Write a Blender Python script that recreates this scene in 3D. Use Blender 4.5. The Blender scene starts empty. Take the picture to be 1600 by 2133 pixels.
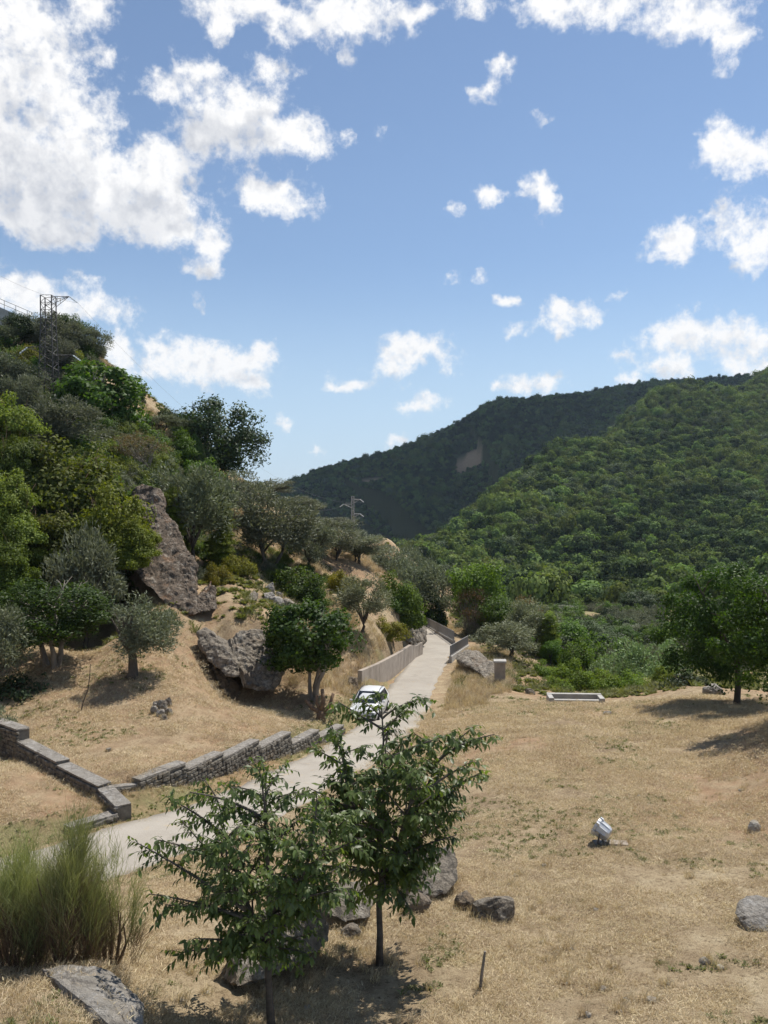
import bpy, bmesh, math, random
import numpy as np
from mathutils import Vector, Matrix

random.seed(7)
rng = np.random.default_rng(7)
scene = bpy.context.scene
COL = scene.collection
PI = math.pi

# ------------------------------------------------------------------ camera
F_PX, CX, CY, HORIZON = 1664.0, 800.0, 1066.5, 1035.0
CAM_Z = 10.0
PITCH = math.atan((CY - HORIZON) / F_PX)
cam_data = bpy.data.cameras.new('camera')
cam_data.sensor_fit = 'VERTICAL'
cam_data.sensor_height = 36.0
cam_data.lens = 36.0 * F_PX / 2133.0
cam_data.clip_start = 0.1
cam_data.clip_end = 20000
cam = bpy.data.objects.new('camera', cam_data)
cam.location = (0, 0, CAM_Z)
cam.rotation_euler = (PI / 2 - PITCH, 0, 0)
COL.objects.link(cam)
scene.camera = cam

# ------------------------------------------------------------------ light
SUN_EL, SUN_AZ = math.radians(61), math.radians(42)      # azimuth clockwise from +Y
sun_dir = Vector((math.sin(SUN_AZ) * math.cos(SUN_EL), math.cos(SUN_AZ) * math.cos(SUN_EL), math.sin(SUN_EL)))
sun_data = bpy.data.lights.new('sun', 'SUN')
sun_data.energy = 5.0
sun_data.angle = math.radians(0.53)
sun_data.color = (1.0, 0.945, 0.86)
sun = bpy.data.objects.new('sun', sun_data)
sun.rotation_euler = sun_dir.to_track_quat('Z', 'Y').to_euler()
sun.location = (20, 20, 80)
COL.objects.link(sun)

scene.view_settings.view_transform = 'Standard'
scene.view_settings.look = 'None'
scene.view_settings.exposure = 0.30
scene.view_settings.gamma = 1.0
scene.view_settings.use_curve_mapping = False
SKY_STRENGTH = 0.100

# ------------------------------------------------------------------ node helper
class NT:
    def __init__(self, tree):
        self.t = tree
        self.n = tree.nodes
        self.l = tree.links
    def node(self, typ, **kw):
        n = self.n.new(typ)
        for k, v in kw.items():
            setattr(n, k, v)
        return n
    def set(self, sock, val):
        if val is None:
            return
        if isinstance(val, bpy.types.NodeSocket):
            self.l.new(val, sock)
        else:
            sock.default_value = val
    def math(self, op, a, b=None, c=None, clamp=False):
        n = self.node('ShaderNodeMath', operation=op, use_clamp=clamp)
        for i, v in enumerate((a, b, c)):
            self.set(n.inputs[i], v)
        return n.outputs[0]
    def vmath(self, op, a, b=None, c=None):
        n = self.node('ShaderNodeVectorMath', operation=op)
        for i, v in enumerate((a, b, c)):
            self.set(n.inputs[i], v)
        return n.outputs['Value'] if op in ('LENGTH', 'DOT_PRODUCT', 'DISTANCE') else n.outputs[0]
    def mix(self, fac, a, b, blend='MIX'):
        n = self.node('ShaderNodeMix', data_type='RGBA', blend_type=blend)
        self.set(n.inputs['Factor'], fac)
        self.set(n.inputs[6], a)
        self.set(n.inputs[7], b)
        return n.outputs[2]
    def mapr(self, v, a, b, c=0.0, d=1.0, smooth=False):
        n = self.node('ShaderNodeMapRange')
        if smooth:
            n.interpolation_type = 'SMOOTHSTEP'
        self.set(n.inputs['Value'], v)
        for k, x in zip(('From Min', 'From Max', 'To Min', 'To Max'), (a, b, c, d)):
            self.set(n.inputs[k], x)
        return n.outputs[0]
    def noise(self, vec, scale, detail=4, rough=0.55, dist=0.0, out='Fac', dim='3D'):
        n = self.node('ShaderNodeTexNoise', noise_dimensions=dim)
        self.set(n.inputs['Vector'], vec)
        n.inputs['Scale'].default_value = scale
        n.inputs['Detail'].default_value = detail
        n.inputs['Roughness'].default_value = rough
        n.inputs['Distortion'].default_value = dist
        return n.outputs[out]
    def voronoi(self, vec, scale, feature='F1', out='Distance'):
        n = self.node('ShaderNodeTexVoronoi', feature=feature)
        self.set(n.inputs['Vector'], vec)
        n.inputs['Scale'].default_value = scale
        return n.outputs[out]
    def ramp(self, fac, stops):
        n = self.node('ShaderNodeValToRGB')
        el = n.color_ramp.elements
        while len(el) < len(stops):
            el.new(0.5)
        for e, (p, c) in zip(el, stops):
            e.position = p
            e.color = (*c, 1)
        self.set(n.inputs[0], fac)
        return n.outputs[0]

def rgb(r, g, b):
    return (r, g, b, 1.0)

# ------------------------------------------------------------------ pixel <-> world
_cp, _sp = math.cos(PITCH), math.sin(PITCH)
def ray(px, py):
    u, v = (px - CX) / F_PX, -(py - CY) / F_PX
    return np.array([u, _cp + v * _sp, -_sp + v * _cp])
def P(px, py, d):
    r = ray(px, py)
    return np.array([0, 0, CAM_Z]) + r * (d / r[1])
def PV(px, py, d):
    return Vector(P(px, py, d))

# ------------------------------------------------------------------ sky
def build_world():
    w = bpy.data.worlds.new('World')
    scene.world = w
    w.use_nodes = True
    nt = NT(w.node_tree)
    nt.n.clear()
    sky = nt.node('ShaderNodeTexSky', sky_type='NISHITA')
    sky.sun_disc = False
    sky.sun_elevation = SUN_EL
    sky.sun_rotation = SUN_AZ
    sky.altitude = 500
    sky.air_density = 1.0
    sky.dust_density = 0.0
    sky.ozone_density = 1.7
    tc = nt.node('ShaderNodeTexCoord')
    d = tc.outputs['Generated']
    sep = nt.node('ShaderNodeSeparateXYZ')
    nt.l.new(d, sep.inputs[0])
    az = nt.math('ARCTAN2', sep.outputs[0], sep.outputs[1])
    el = nt.math('ARCSINE', sep.outputs[2])
    comb = nt.node('ShaderNodeCombineXYZ')
    nt.l.new(az, comb.inputs[0])
    nt.l.new(el, comb.inputs[1])
    p = comb.outputs[0]
    # domain warp
    warp = nt.noise(d, 11.0, 2, 0.5, out='Color')
    warp = nt.vmath('SUBTRACT', warp, (0.5, 0.5, 0.5))
    warp2 = nt.noise(d, 38.0, 3, 0.6, out='Color')
    warp2 = nt.vmath('SUBTRACT', warp2, (0.5, 0.5, 0.5))
    pw = nt.vmath('MULTIPLY_ADD', warp, (0.034, 0.028, 0.0), p)
    pw = nt.vmath('MULTIPLY_ADD', warp2, (0.026, 0.022, 0.0), pw)
    blobs = CLOUDS
    def azel(px, py):
        r = ray(px, py)
        r = r / np.linalg.norm(r)
        return math.atan2(r[0], r[1]), math.asin(r[2])
    # cloud layout: rows of elevation, three to a curve node, each a profile over azimuth
    AZ0, AZ1, EL0, EL1, NROW, NCOL = -0.50, 0.50, 0.0, 0.66, 45, 84
    ga = np.linspace(AZ0, AZ1, NCOL)
    ge = np.linspace(EL0, EL1, NROW)
    G = np.full((NROW, NCOL), -1.0)
    for (bx, by, rx, ry) in blobs:
        a, e = azel(bx, by)
        a1, _ = azel(bx + rx, by)
        _, e1 = azel(bx, by - ry)
        ra = max(abs(a1 - a), 0.012)
        re = max(abs(e1 - e), 0.014)
        L = np.sqrt(((ga[None, :] - a) / ra) ** 2 + ((ge[:, None] - e) / re) ** 2)
        pk = min(1.0, 0.50 + 0.42 * math.sqrt(ra * re) / 0.040)        # small puffs stay thin
        G = np.maximum(G, pk - L * (0.6 + 0.4 * pk))
    G = np.clip((G + 1.0) / 1.6, 0, 1)
    def curves(fac_in, cols, ts, handle='AUTO_CLAMPED'):
        n = nt.node('ShaderNodeRGBCurve')
        mp = n.mapping
        mp.use_clip = True
        for ch in range(3):
            c = mp.curves[ch]
            vals = cols[ch]
            keep = [k for k in range(len(ts)) if k in (0, len(ts) - 1) or vals[k] != vals[k - 1] or vals[k] != vals[k + 1]]
            c.points[0].location = (ts[0], vals[0])
            c.points[1].location = (ts[-1], vals[-1])
            for k in keep[1:-1]:
                c.points.new(ts[k], vals[k])
            for q in c.points:
                q.handle_type = handle
        mp.update()
        nt.l.new(fac_in, n.inputs['Color'])
        return n.outputs[0]
    def field(pp):
        sp = nt.node('ShaderNodeSeparateXYZ')
        nt.l.new(pp, sp.inputs[0])
        u = nt.mapr(sp.outputs[0], AZ0, AZ1)
        v = nt.mapr(sp.outputs[1], EL0, EL1)
        total = None
        te = np.linspace(0, 1, NROW)
        for k in range(0, NROW, 3):
            prof = curves(u, [G[k + j] for j in range(3)], np.linspace(0, 1, NCOL))
            wts = curves(v, [np.where(np.arange(NROW) == k + j, 1.0, 0.0) for j in range(3)], te, 'VECTOR')
            s_ = nt.vmath('DOT_PRODUCT', prof, wts)
            total = s_ if total is None else nt.math('ADD', total, s_)
        return nt.math('MULTIPLY_ADD', total, 1.6, -1.0)
    f0 = field(pw)
    pup = nt.vmath('ADD', pw, (0.014, 0.042, 0.0))
    f1 = field(pup)
    # generic cumulus outside the window the photograph shows
    view = nt.vmath('DOT_PRODUCT', d, tuple(ray(800, 700) / np.linalg.norm(ray(800, 700))))
    outside = nt.mapr(view, 0.80, 0.66, 0.0, 1.0, True)
    gen = nt.noise(d, 2.6, 4, 0.5, 0.3)
    gen = nt.mapr(gen, 0.50, 0.66, -0.9, 0.7)
    above = nt.mapr(sep.outputs[2], 0.0, 0.12, 0.0, 1.0)
    outm = nt.math('MULTIPLY', outside, above)
    genf = nt.math('ADD', nt.math('MULTIPLY', nt.math('ADD', gen, 1.0), outm), -1.0)
    f0 = nt.math('MAXIMUM', f0, genf)
    f1 = nt.math('MAXIMUM', f1, genf)
    dup = nt.vmath('ADD', d, (0.008, 0.008, 0.020))
    def billow(vec):
        n_ = nt.noise(vec, 21.0, 5, 0.56, 0.0)
        return nt.math('ABSOLUTE', nt.math('SUBTRACT', n_, 0.5))          # rounded puffs, creased between
    n0 = billow(d)
    n1 = billow(dup)
    lowf = nt.noise(d, 8.0, 2, 0.5)
    fine = nt.noise(d, 75.0, 5, 0.66, 0.0)
    def dens(f, n):
        fc = nt.math('MINIMUM', f, 0.80)
        a = nt.math('MULTIPLY_ADD', nt.math('SUBTRACT', n, 0.085), -1.9, fc)
        a = nt.math('MULTIPLY_ADD', nt.math('SUBTRACT', lowf, 0.5), 0.7, a)
        return nt.math('MULTIPLY_ADD', nt.math('SUBTRACT', fine, 0.5), 1.05, a)
    d0 = dens(f0, n0)
    d1 = dens(f1, n1)
    mask = nt.mapr(d0, 0.02, 0.66, 0.0, 1.0, True)
    # shading: what lies between this spot and the sun, plus relief
    shade = nt.mapr(nt.math('MULTIPLY_ADD', nt.math('SUBTRACT', lowf, 0.5), 1.6, nt.math('MULTIPLY_ADD', d1, 0.35, nt.math('MULTIPLY', f1, 0.65))), 0.18, 0.78, 0.0, 1.0, True)
    relief = nt.math('SUBTRACT', n0, n1)
    rel = nt.mapr(relief, -0.09, 0.09, -0.24, 0.24)
    under = nt.math('MULTIPLY', nt.mapr(nt.math('SUBTRACT', f1, f0), -0.08, 0.55, 0.0, 1.0, True), nt.mapr(d0, 0.35, 0.95, 0.0, 1.0, True))
    sh = nt.math('ADD', nt.math('MULTIPLY_ADD', shade, 0.52, nt.math('MULTIPLY', under, 0.62)), rel, clamp=True)
    ccol = nt.mix(sh, rgb(0.86, 0.85, 0.84), rgb(0.43, 0.45, 0.50))
    # sky radiance
    skyc = nt.mix(1.0, sky.outputs[0], rgb(SKY_STRENGTH, SKY_STRENGTH, SKY_STRENGTH), 'MULTIPLY')
    hs = nt.node('ShaderNodeHueSaturation')
    hs.inputs['Saturation'].default_value = 0.97
    nt.l.new(skyc, hs.inputs['Color'])
    # pale summer air low over the horizon
    low = nt.mapr(el, 0.0, 0.30, 1.0, 0.0, True)
    skyc2 = nt.mix(nt.math('MULTIPLY', low, 0.80), hs.outputs[0], rgb(0.44, 0.57, 0.72))
    final = nt.mix(nt.math('MULTIPLY', mask, 0.97), skyc2, ccol)
    bg = nt.node('ShaderNodeBackground')
    bg.inputs['Strength'].default_value = 1.0
    nt.l.new(final, bg.inputs['Color'])
    out = nt.node('ShaderNodeOutputWorld')
    nt.l.new(bg.outputs[0], out.inputs['Surface'])
    w.cycles.sampling_method = 'MANUAL'
    w.cycles.sample_map_resolution = 512

CLOUDS = [
 (30,240,150,110),(30,420,150,80),(150,330,140,100),(90,120,120,90),(520,215,110,60),
 (40,50,170,110),(60,180,190,130),(140,260,120,110),(40,340,170,110),(190,400,200,90),(90,470,150,45),(320,370,110,95),(320,460,150,60),
 (440,500,50,55),(430,560,60,28),(550,410,110,48),(620,438,80,30),(280,300,32,26),(215,110,50,30),(200,10,70,50),
 (440,175,120,70),(340,175,78,50),(570,155,80,42),(490,255,130,75),(600,285,100,52),(420,295,60,40),(650,310,55,45),(725,285,26,22),
 (500,15,130,55),(630,60,110,55),(750,30,150,65),(850,20,100,40),(720,130,26,34),(460,75,45,35),
 (1000,0,130,28),(1150,15,100,60),(1300,15,210,55),(1450,45,140,55),(1530,75,60,50),(1510,135,18,40),
 (1000,195,52,32),(1120,258,55,20),(1145,415,36,60),(1110,385,70,32),(1010,405,36,36),(945,440,24,14),
 (1490,280,55,50),(1540,320,110,60),(1410,505,85,62),(1510,470,70,60),(1570,500,80,75),(1560,545,70,40),
 (945,585,32,18),(1000,580,40,22),(1065,625,48,18),(1190,650,85,38),(1290,620,36,28),(1080,688,65,13),(1180,693,36,12),(1235,675,50,22),
 (860,735,112,50),(820,770,70,40),(930,770,50,35),(720,803,68,20),(860,853,90,24),(890,832,60,13),(585,882,34,14),(663,933,24,7),(830,918,36,12),
 (1100,798,90,26),(1050,812,45,20),(1140,790,50,26),(1420,710,105,60),(1530,715,110,62),(1310,745,42,32),(1560,755,110,50),(1310,792,60,15),(1400,770,100,40),
 (40,610,110,65),(150,640,130,42),(250,650,80,26),(170,580,55,25),(350,755,130,62),(250,730,80,50),(470,775,115,55),(540,810,45,35),(550,720,42,20),(430,745,90,40),
 (790,272,18,8),(408,630,12,12),(1040,130,40,40),
]
build_world()

# ------------------------------------------------------------------ numpy noise
def _hash(ix, iy, iz, seed):
    h = (ix.astype(np.int64) * 374761393 + iy.astype(np.int64) * 668265263 + iz.astype(np.int64) * 2147483647 + seed * 974711) & 0xFFFFFFFF
    h = ((h ^ (h >> 13)) * 1274126177) & 0xFFFFFFFF
    h = ((h ^ (h >> 16)) * 2246822519) & 0xFFFFFFFF
    return ((h ^ (h >> 15)) & 0xFFFFFF) / float(0xFFFFFF)
def vnoise(p, seed=0):
    p = np.asarray(p, float)
    i = np.floor(p).astype(np.int64)
    f = p - i
    f = f * f * (3 - 2 * f)
    r = 0
    for dx in (0, 1):
        for dy in (0, 1):
            for dz in (0, 1):
                wgt = (f[:, 0] if dx else 1 - f[:, 0]) * (f[:, 1] if dy else 1 - f[:, 1]) * (f[:, 2] if dz else 1 - f[:, 2])
                r = r + wgt * _hash(i[:, 0] + dx, i[:, 1] + dy, i[:, 2] + dz, seed)
    return r * 2 - 1
def fbm(p, octaves=4, seed=0, gain=0.5):
    a, s, r = 1.0, 1.0, 0
    for k in range(octaves):
        r = r + a * vnoise(np.asarray(p) * s + 17.3 * k, seed + k)
        a *= gain
        s *= 2.03
    return r
def fbm2(x, y, scale, octaves=4, seed=0):
    q = np.stack([x * scale, y * scale, np.full_like(x, 3.7)], 1)
    return fbm(q, octaves, seed)
def sstep(x, a, b):
    t = np.clip((x - a) / (b - a), 0, 1)
    return t * t * (3 - 2 * t)

# ------------------------------------------------------------------ terrain
def poly_dist(x, y, pts, vals=None):
    """distance to a polyline, interpolated value there, side sign (+ = left of travel)"""
    best = np.full(x.shape, 1e18)
    val = np.zeros(x.shape)
    sgn = np.ones(x.shape)
    for k in range(len(pts) - 1):
        ax, ay = pts[k][0], pts[k][1]
        bx, by = pts[k + 1][0], pts[k + 1][1]
        dx, dy = bx - ax, by - ay
        L2 = dx * dx + dy * dy
        t = np.clip(((x - ax) * dx + (y - ay) * dy) / L2, 0, 1)
        d2 = (x - ax - t * dx) ** 2 + (y - ay - t * dy) ** 2
        m = d2 < best
        best = np.where(m, d2, best)
        if vals is not None:
            val = np.where(m, vals[k] + t * (vals[k + 1] - vals[k]), val)
        sgn = np.where(m, np.sign(dx * (y - ay) - dy * (x - ax)), sgn)
    return np.sqrt(best), val, sgn

ROAD_PX = [(-420,1905,16.8),(-150,1872,18.2),(60,1826,19.6),(280,1760,21.4),(475,1695,24.6),(600,1638,28.5),(718,1575,34),(785,1530,39),(830,1490,45),(858,1433,54),(887,1387,63),(907,1350,73),(912,1325,81),(895,1307,88),(850,1300,95),(790,1290,104)]
ROAD = np.array([P(*q) for q in ROAD_PX])
def catmull(pts, n=10):
    pts = np.asarray(pts)
    q = np.vstack([2 * pts[0] - pts[1], pts, 2 * pts[-1] - pts[-2]])
    out = []
    for i in range(1, len(q) - 2):
        for t in np.linspace(0, 1, n, endpoint=False):
            a, b, c, d = q[i - 1], q[i], q[i + 1], q[i + 2]
            out.append(0.5 * ((2 * b) + (-a + c) * t + (2 * a - 5 * b + 4 * c - d) * t * t + (-a + 3 * b - 3 * c + d) * t ** 3))
    out.append(q[-2])
    return np.array(out)
ROADC = catmull(ROAD, 8)

def road_off(px, off):
    """point beside the road (left of travel) at image column px of the centre line"""
    c = ROADC
    q = CX + F_PX * c[:, 0] / c[:, 1]
    k = int(np.argmin(np.abs(q[:60] - px)))
    t = c[k + 1, :2] - c[k - 1, :2]
    t = t / np.linalg.norm(t)
    return c[k, :2] + np.array([-t[1], t[0]]) * off
WALL_END = road_off(318, 1.85)
WALL_RET = road_off(190, 1.85)
WALL_A = [P(205,1690,24.2)[:2], P(290,1686,25.0)[:2], P(400,1640,27.4)[:2], P(530,1590,31.0)[:2], P(640,1557,35.0)[:2], P(712,1535,38.5)[:2]]
WALL_B = [WALL_END, P(205,1665,24.4)[:2], P(120,1625,26.2)[:2], P(30,1570,28.6)[:2], P(-120,1520,32)[:2]]

def extra(x, y):
    # raised lawn held by the two stone walls
    dA, _, sA = poly_dist(x, y, WALL_A)
    dB, _, sB = poly_dist(x, y, WALL_B)
    sdA, sdB = dA * sA, -dB * sB
    s = sstep(sdA, 0.05, 0.4) * sstep(sdB, 0.05, 0.4)
    fade = 1 - sstep(np.minimum(np.abs(sdA), np.abs(sdB)), 2.0, 9.0)
    return 0.36 * s * fade

NEAR = [
 # foreground and field
 (800,2133,11.3),(790,2010,13.4),(565,2150,11.0),(400,2000,12.6),(400,1880,16.0),(600,1850,16.8),(250,1900,15.3),
 (100,2060,9.9),(200,2050,10.2),(0,2090,9.6),(300,2133,10.4),(90,2005,11.6),(0,2000,11.4),(0,1850,15.6),(-200,1950,12.5),(-300,2133,9.0),
 (950,1850,16.6),(1100,1900,15.6),(1250,1755,19.5),(1000,1755,19.8),(1500,1755,19.0),(1500,1950,13.9),(1400,2133,10.9),(1100,2133,11.1),(1600,2000,12.8),
 (1600,1870,15.3),(1200,1560,30),(1400,1580,28.5),(1000,1560,31),(1150,1480,41),(1200,1458,47),(1300,1462,45),(1400,1445,46),(1530,1465,40),(1460,1430,48),
 (1600,1585,25.5),(1640,1520,27.0),(1600,1500,33),(1700,1480,33),(1900,1500,25),(1900,1750,17.5),(1900,2133,10.6),(1850,1430,45),(1000,1640,25.5),
 (960,1480,44),(940,1400,58),(1000,1418,54),(1050,1432,51),(970,1372,66),(1090,1440,50.5),
 # behind the field edge: gully
 (1200,1452,51),(1250,1440,58),(1330,1432,58),(1100,1400,62),(1150,1390,72),(1300,1395,76),(1400,1410,68),(1500,1420,64),(1700,1400,70),
 (1050,1360,72),(1000,1335,80),(1000,1310,92),(1100,1345,92),(1250,1340,110),(1400,1345,110),(1600,1330,110),(1800,1300,110),
 (960,1290,110),(1000,1280,150),(1200,1290,160),(1300,1290,180),(1450,1280,170),(1650,1240,180),(1850,1210,180),
 # left lawn behind the walls
 (290,1632,25.2),(400,1584,28.2),(540,1542,32.2),(690,1500,39.5),(180,1590,27.0),(300,1500,32.5),(270,1408,37),(100,1490,33),(420,1440,37.5),(560,1474,40.5),
 (350,1420,37),(500,1470,40),(620,1478,41.5),(180,1440,36),(540,1430,44),(480,1425,44),(600,1452,44),
 # lawn outside wall B
 (0,1610,25.4),(100,1665,23.8),(-150,1680,22),(-150,1600,27),(150,1715,22.4),
 # left slope
 (40,1530,31.5),(0,1420,37),(-200,1450,32),(120,1350,41),(0,1330,41),(240,1330,42),(330,1310,43.5),(390,1300,45.5),(460,1292,47.2),(540,1262,51),
 (480,1312,46.0),(545,1318,46.2),(600,1330,47),(620,1242,61),(420,1200,57),(560,1188,63),(640,1192,66),(700,1190,70),(680,1250,60),
 (680,1390,50),(720,1440,46),(745,1338,55),(700,1420,47.5),(800,1330,61),(760,1300,58),(830,1270,68),(850,1240,78),(800,1215,76),
 (880,1335,74),(860,1260,86),
 (745,1445,48.5),(770,1392,51.5),(820,1368,59),(868,1338,68),
 # hillside above
 (450,1000,88),(380,1095,68),(530,1012,100),(300,1035,62),(260,1292,49.5),(120,1295,49),(190,1105,55),(90,1110,55.5),(200,1285,51),(310,1130,54),(200,1010,60),(100,1085,54),(0,1230,46),(240,925,72),(100,850,76),(0,845,74),(270,822,86),
 (200,748,92),(0,685,95),(120,712,94),(330,862,91),(385,890,94),(330,940,74),(450,1150,62),(560,1060,82),(650,1110,86),(750,1150,92),
 # beyond the crest, out of sight
 (0,700,130),(200,800,130),(330,900,130),(400,950,135),(480,1030,130),(530,1055,135),(600,1085,130),(700,1130,125),(600,1072,105),(700,1115,105),(800,1165,108),(870,1200,115),(940,1225,125),(800,1185,150),(900,1235,160),(600,1130,170),(400,1040,180),(200,900,180),(0,800,180),
 (-300,600,80),(-300,560,110),(-300,1080,45),(-300,1250,37),(-400,1800,18),(-300,1700,20),(-400,700,180),(-700,1000,40),(-700,600,90),
]
FARP = [
 (1600,785,640),(1600,900,520),(1600,1050,380),(1600,1180,260),(1400,828,600),(1340,856,580),(1300,1000,430),(1300,1150,310),(1300,1262,220),
 (1100,1190,280),(1100,1080,370),(1000,1044,440),(1000,1150,320),(1000,1240,225),(870,1122,370),(880,1190,290),(800,1160,330),(840,1160,300),
 (1150,958,500),(1150,1010,420),(1450,950,480),(1450,1150,290),(1900,820,450),(1900,1120,230),(2200,900,300),(1700,720,700),(2100,600,600),(1200,1275,190),(1000,1275,170),(1650,1235,190),(1400,1275,190),(1850,1205,190),
]
FARW = [((1600,850),80.),((1340,720),30.),((1150,630),-5.),((1000,560),-40.),((870,480),-62.),((800,420),-62.),((650,500),-80.),((600,330),-60.),((700,260),-48.),((850,230),-42.),((900,190),-36.),
        ((500,200),-35.),((300,220),-20.),((200,400),-60.),((1900,900),110.)]
class TPS:
    def __init__(self, uv, z, lam=1e-4):
        self.uv = np.asarray(uv, float)
        n = len(z)
        K = self.k(self.uv, self.uv) + lam * np.eye(n)
        A = np.zeros((n + 3, n + 3))
        A[:n, :n] = K
        Pm = np.c_[np.ones(n), self.uv]
        A[:n, n:] = Pm
        A[n:, :n] = Pm.T
        self.w = np.linalg.solve(A, np.r_[z, 0, 0, 0])
    @staticmethod
    def k(a, b):
        d2 = ((a[:, None, :] - b[None, :, :]) ** 2).sum(2)
        return 0.5 * d2 * np.log(d2 + 1e-12)
    def __call__(self, uv):
        out = np.empty(len(uv))
        for i in range(0, len(uv), 20000):
            q = uv[i:i + 20000]
            n = len(self.uv)
            out[i:i + 20000] = self.k(q, self.uv) @ self.w[:n] + np.c_[np.ones(len(q)), q] @ self.w[n:]
        return out
_np = np.array([P(*q) for q in NEAR] + [ROAD[i] for i in range(len(ROAD))])
_under = np.array([(x, y, CAM_Z - 7.4) for x in (-6, -2, 2, 6) for y in (1.5, 4.0)])
_np = np.vstack([_np, _under])
def near_uv(x, y):
    yy = np.maximum(y, 1.0)
    return np.stack([np.arctan2(x, yy) * 3.0, np.log(np.hypot(x, yy))], 1)
_zz = _np[:, 2] - extra(_np[:, 0], _np[:, 1])
near_tps = TPS(near_uv(_np[:, 0], _np[:, 1]), _zz, 2e-4)
_fp = [P(*q) for q in FARP] + [np.array([(px - CX) / F_PX * d, d, CAM_Z + z]) for (px, d), z in FARW]
_fp = np.array(_fp)
far_tps = TPS(_fp[:, :2] / 200.0, _fp[:, 2], 1e-4)
BACK = np.array([P(*q) for q in [(2300,700,1250),(1700,770,1150),(1500,790,1100),(1330,808,1050),(1200,826,1020),(1040,842,1000),(960,885,1000),(900,918,990),(800,950,970),(680,978,950),(640,1000,930),(590,1030,900),(560,1075,880),(480,1150,860)]])
def terrain(x, y, detail=True):
    x = np.atleast_1d(np.asarray(x, float))
    y = np.atleast_1d(np.asarray(y, float))
    d = np.hypot(x, np.maximum(y, 0.5))
    z = np.empty_like(x)
    near = d < 235
    far = d > 125
    zn = np.zeros_like(x)
    zf = np.zeros_like(x)
    if near.any():
        xn, yn = x[near], y[near]
        q = near_tps(near_uv(xn, yn)) + extra(xn, yn)
        dr, zr, _ = poly_dist(xn, yn, ROADC, ROADC[:, 2])
        k = 1 - sstep(dr, 1.75, 2.9)
        if detail:
            amp = 0.06 + 0.34 * sstep(np.hypot(xn, yn), 42, 70)
            q = q + amp * fbm2(xn, yn, 0.35, 4, 5) + (0.024 + 0.09 * sstep(np.hypot(xn, yn), 42, 60)) * fbm2(xn, yn, 1.9, 3, 9)
        q = q * (1 - k) + (zr + 0.0) * k
        zn[near] = q
    if far.any():
        xf, yf = x[far], y[far]
        q = far_tps(np.stack([xf, yf], 1) / 200.0)
        db, zb, _ = poly_dist(xf, yf, BACK, BACK[:, 2])
        rg = 1 + 0.25 * fbm2(xf, yf, 1 / 160.0, 3, 21)
        back = zb - 0.47 * (np.sqrt(db ** 2 + 30.0 ** 2) - 30.0) * rg
        back = np.maximum(back, CAM_Z - 85)
        q = np.minimum(q, 240)
        q = np.maximum(q, CAM_Z - 85)
        dm = q - back
        q = np.where(np.abs(dm) < 8, np.maximum(q, back) + (8 - np.abs(dm)) ** 2 / 32.0, np.maximum(q, back))
        if detail:
            q = q + sstep(np.hypot(xf, yf), 200, 330) * (7.0 * fbm2(xf, yf, 1 / 70.0, 3, 31) * (1 - 0.6 * np.exp(-(db / 60) ** 2)))
        q = np.where(np.hypot(xf, yf) > 1500, q * 0 + np.maximum(q * 0 + CAM_Z - 80, q - (np.hypot(xf, yf) - 1500) * 0.15), q)
        zf[far] = q
    t = sstep(d, 135, 225)
    return zn * (1 - t) + zf * t
def T1(x, y):
    return float(terrain([x], [y])[0])
_ds = np.exp(np.linspace(math.log(6), math.log(1200), 1400))
def hit(px, py):
    r = ray(px, py)
    q = np.array([0, 0, CAM_Z]) + r[None, :] * (_ds / r[1])[:, None]
    g = terrain(q[:, 0], q[:, 1])
    below = np.nonzero(q[:, 2] < g)[0]
    if len(below) == 0:
        return Vector(q[-1])
    k = below[0]
    return Vector((q[k, 0], q[k, 1], g[k]))
def at(px, d):
    """ground point under image column px at distance d"""
    x = (px - CX) / F_PX * d
    return Vector((x, d, T1(x, d)))

# ------------------------------------------------------------------ mesh helpers
def fast_mesh(name, V, F, mats=(), smooth=False, mat_idx=None):
    V = np.ascontiguousarray(V, dtype=np.float32)
    F = np.ascontiguousarray(F, dtype=np.int32)
    me = bpy.data.meshes.new(name)
    me.vertices.add(len(V))
    me.vertices.foreach_set('co', V.ravel())
    n, k = F.shape
    me.loops.add(n * k)
    me.loops.foreach_set('vertex_index', F.ravel())
    me.polygons.add(n)
    me.polygons.foreach_set('loop_start', np.arange(0, n * k, k, dtype=np.int32))
    if smooth:
        me.polygons.foreach_set('use_smooth', np.ones(n, dtype=bool))
    if mat_idx is not None:
        me.polygons.foreach_set('material_index', np.asarray(mat_idx, dtype=np.int32))
    for m in mats:
        me.materials.append(m)
    me.update(calc_edges=True)
    return me
def obj(name, data, parent=None, loc=None, rot=None, scale=None):
    o = bpy.data.objects.new(name, data)
    COL.objects.link(o)
    if parent is not None:
        o.parent = parent
    if loc is not None:
        o.location = loc
    if rot is not None:
        o.rotation_euler = rot
    if scale is not None:
        o.scale = scale
    return o
def tag(o, label, cat, group=None):
    o['label'] = label
    o['category'] = cat
    if group:
        o['group'] = group
    return o
def thing(name, label, cat, loc, rot=None, group=None):
    return tag(obj(name, None, None, loc, rot), label, cat, group)

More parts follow.
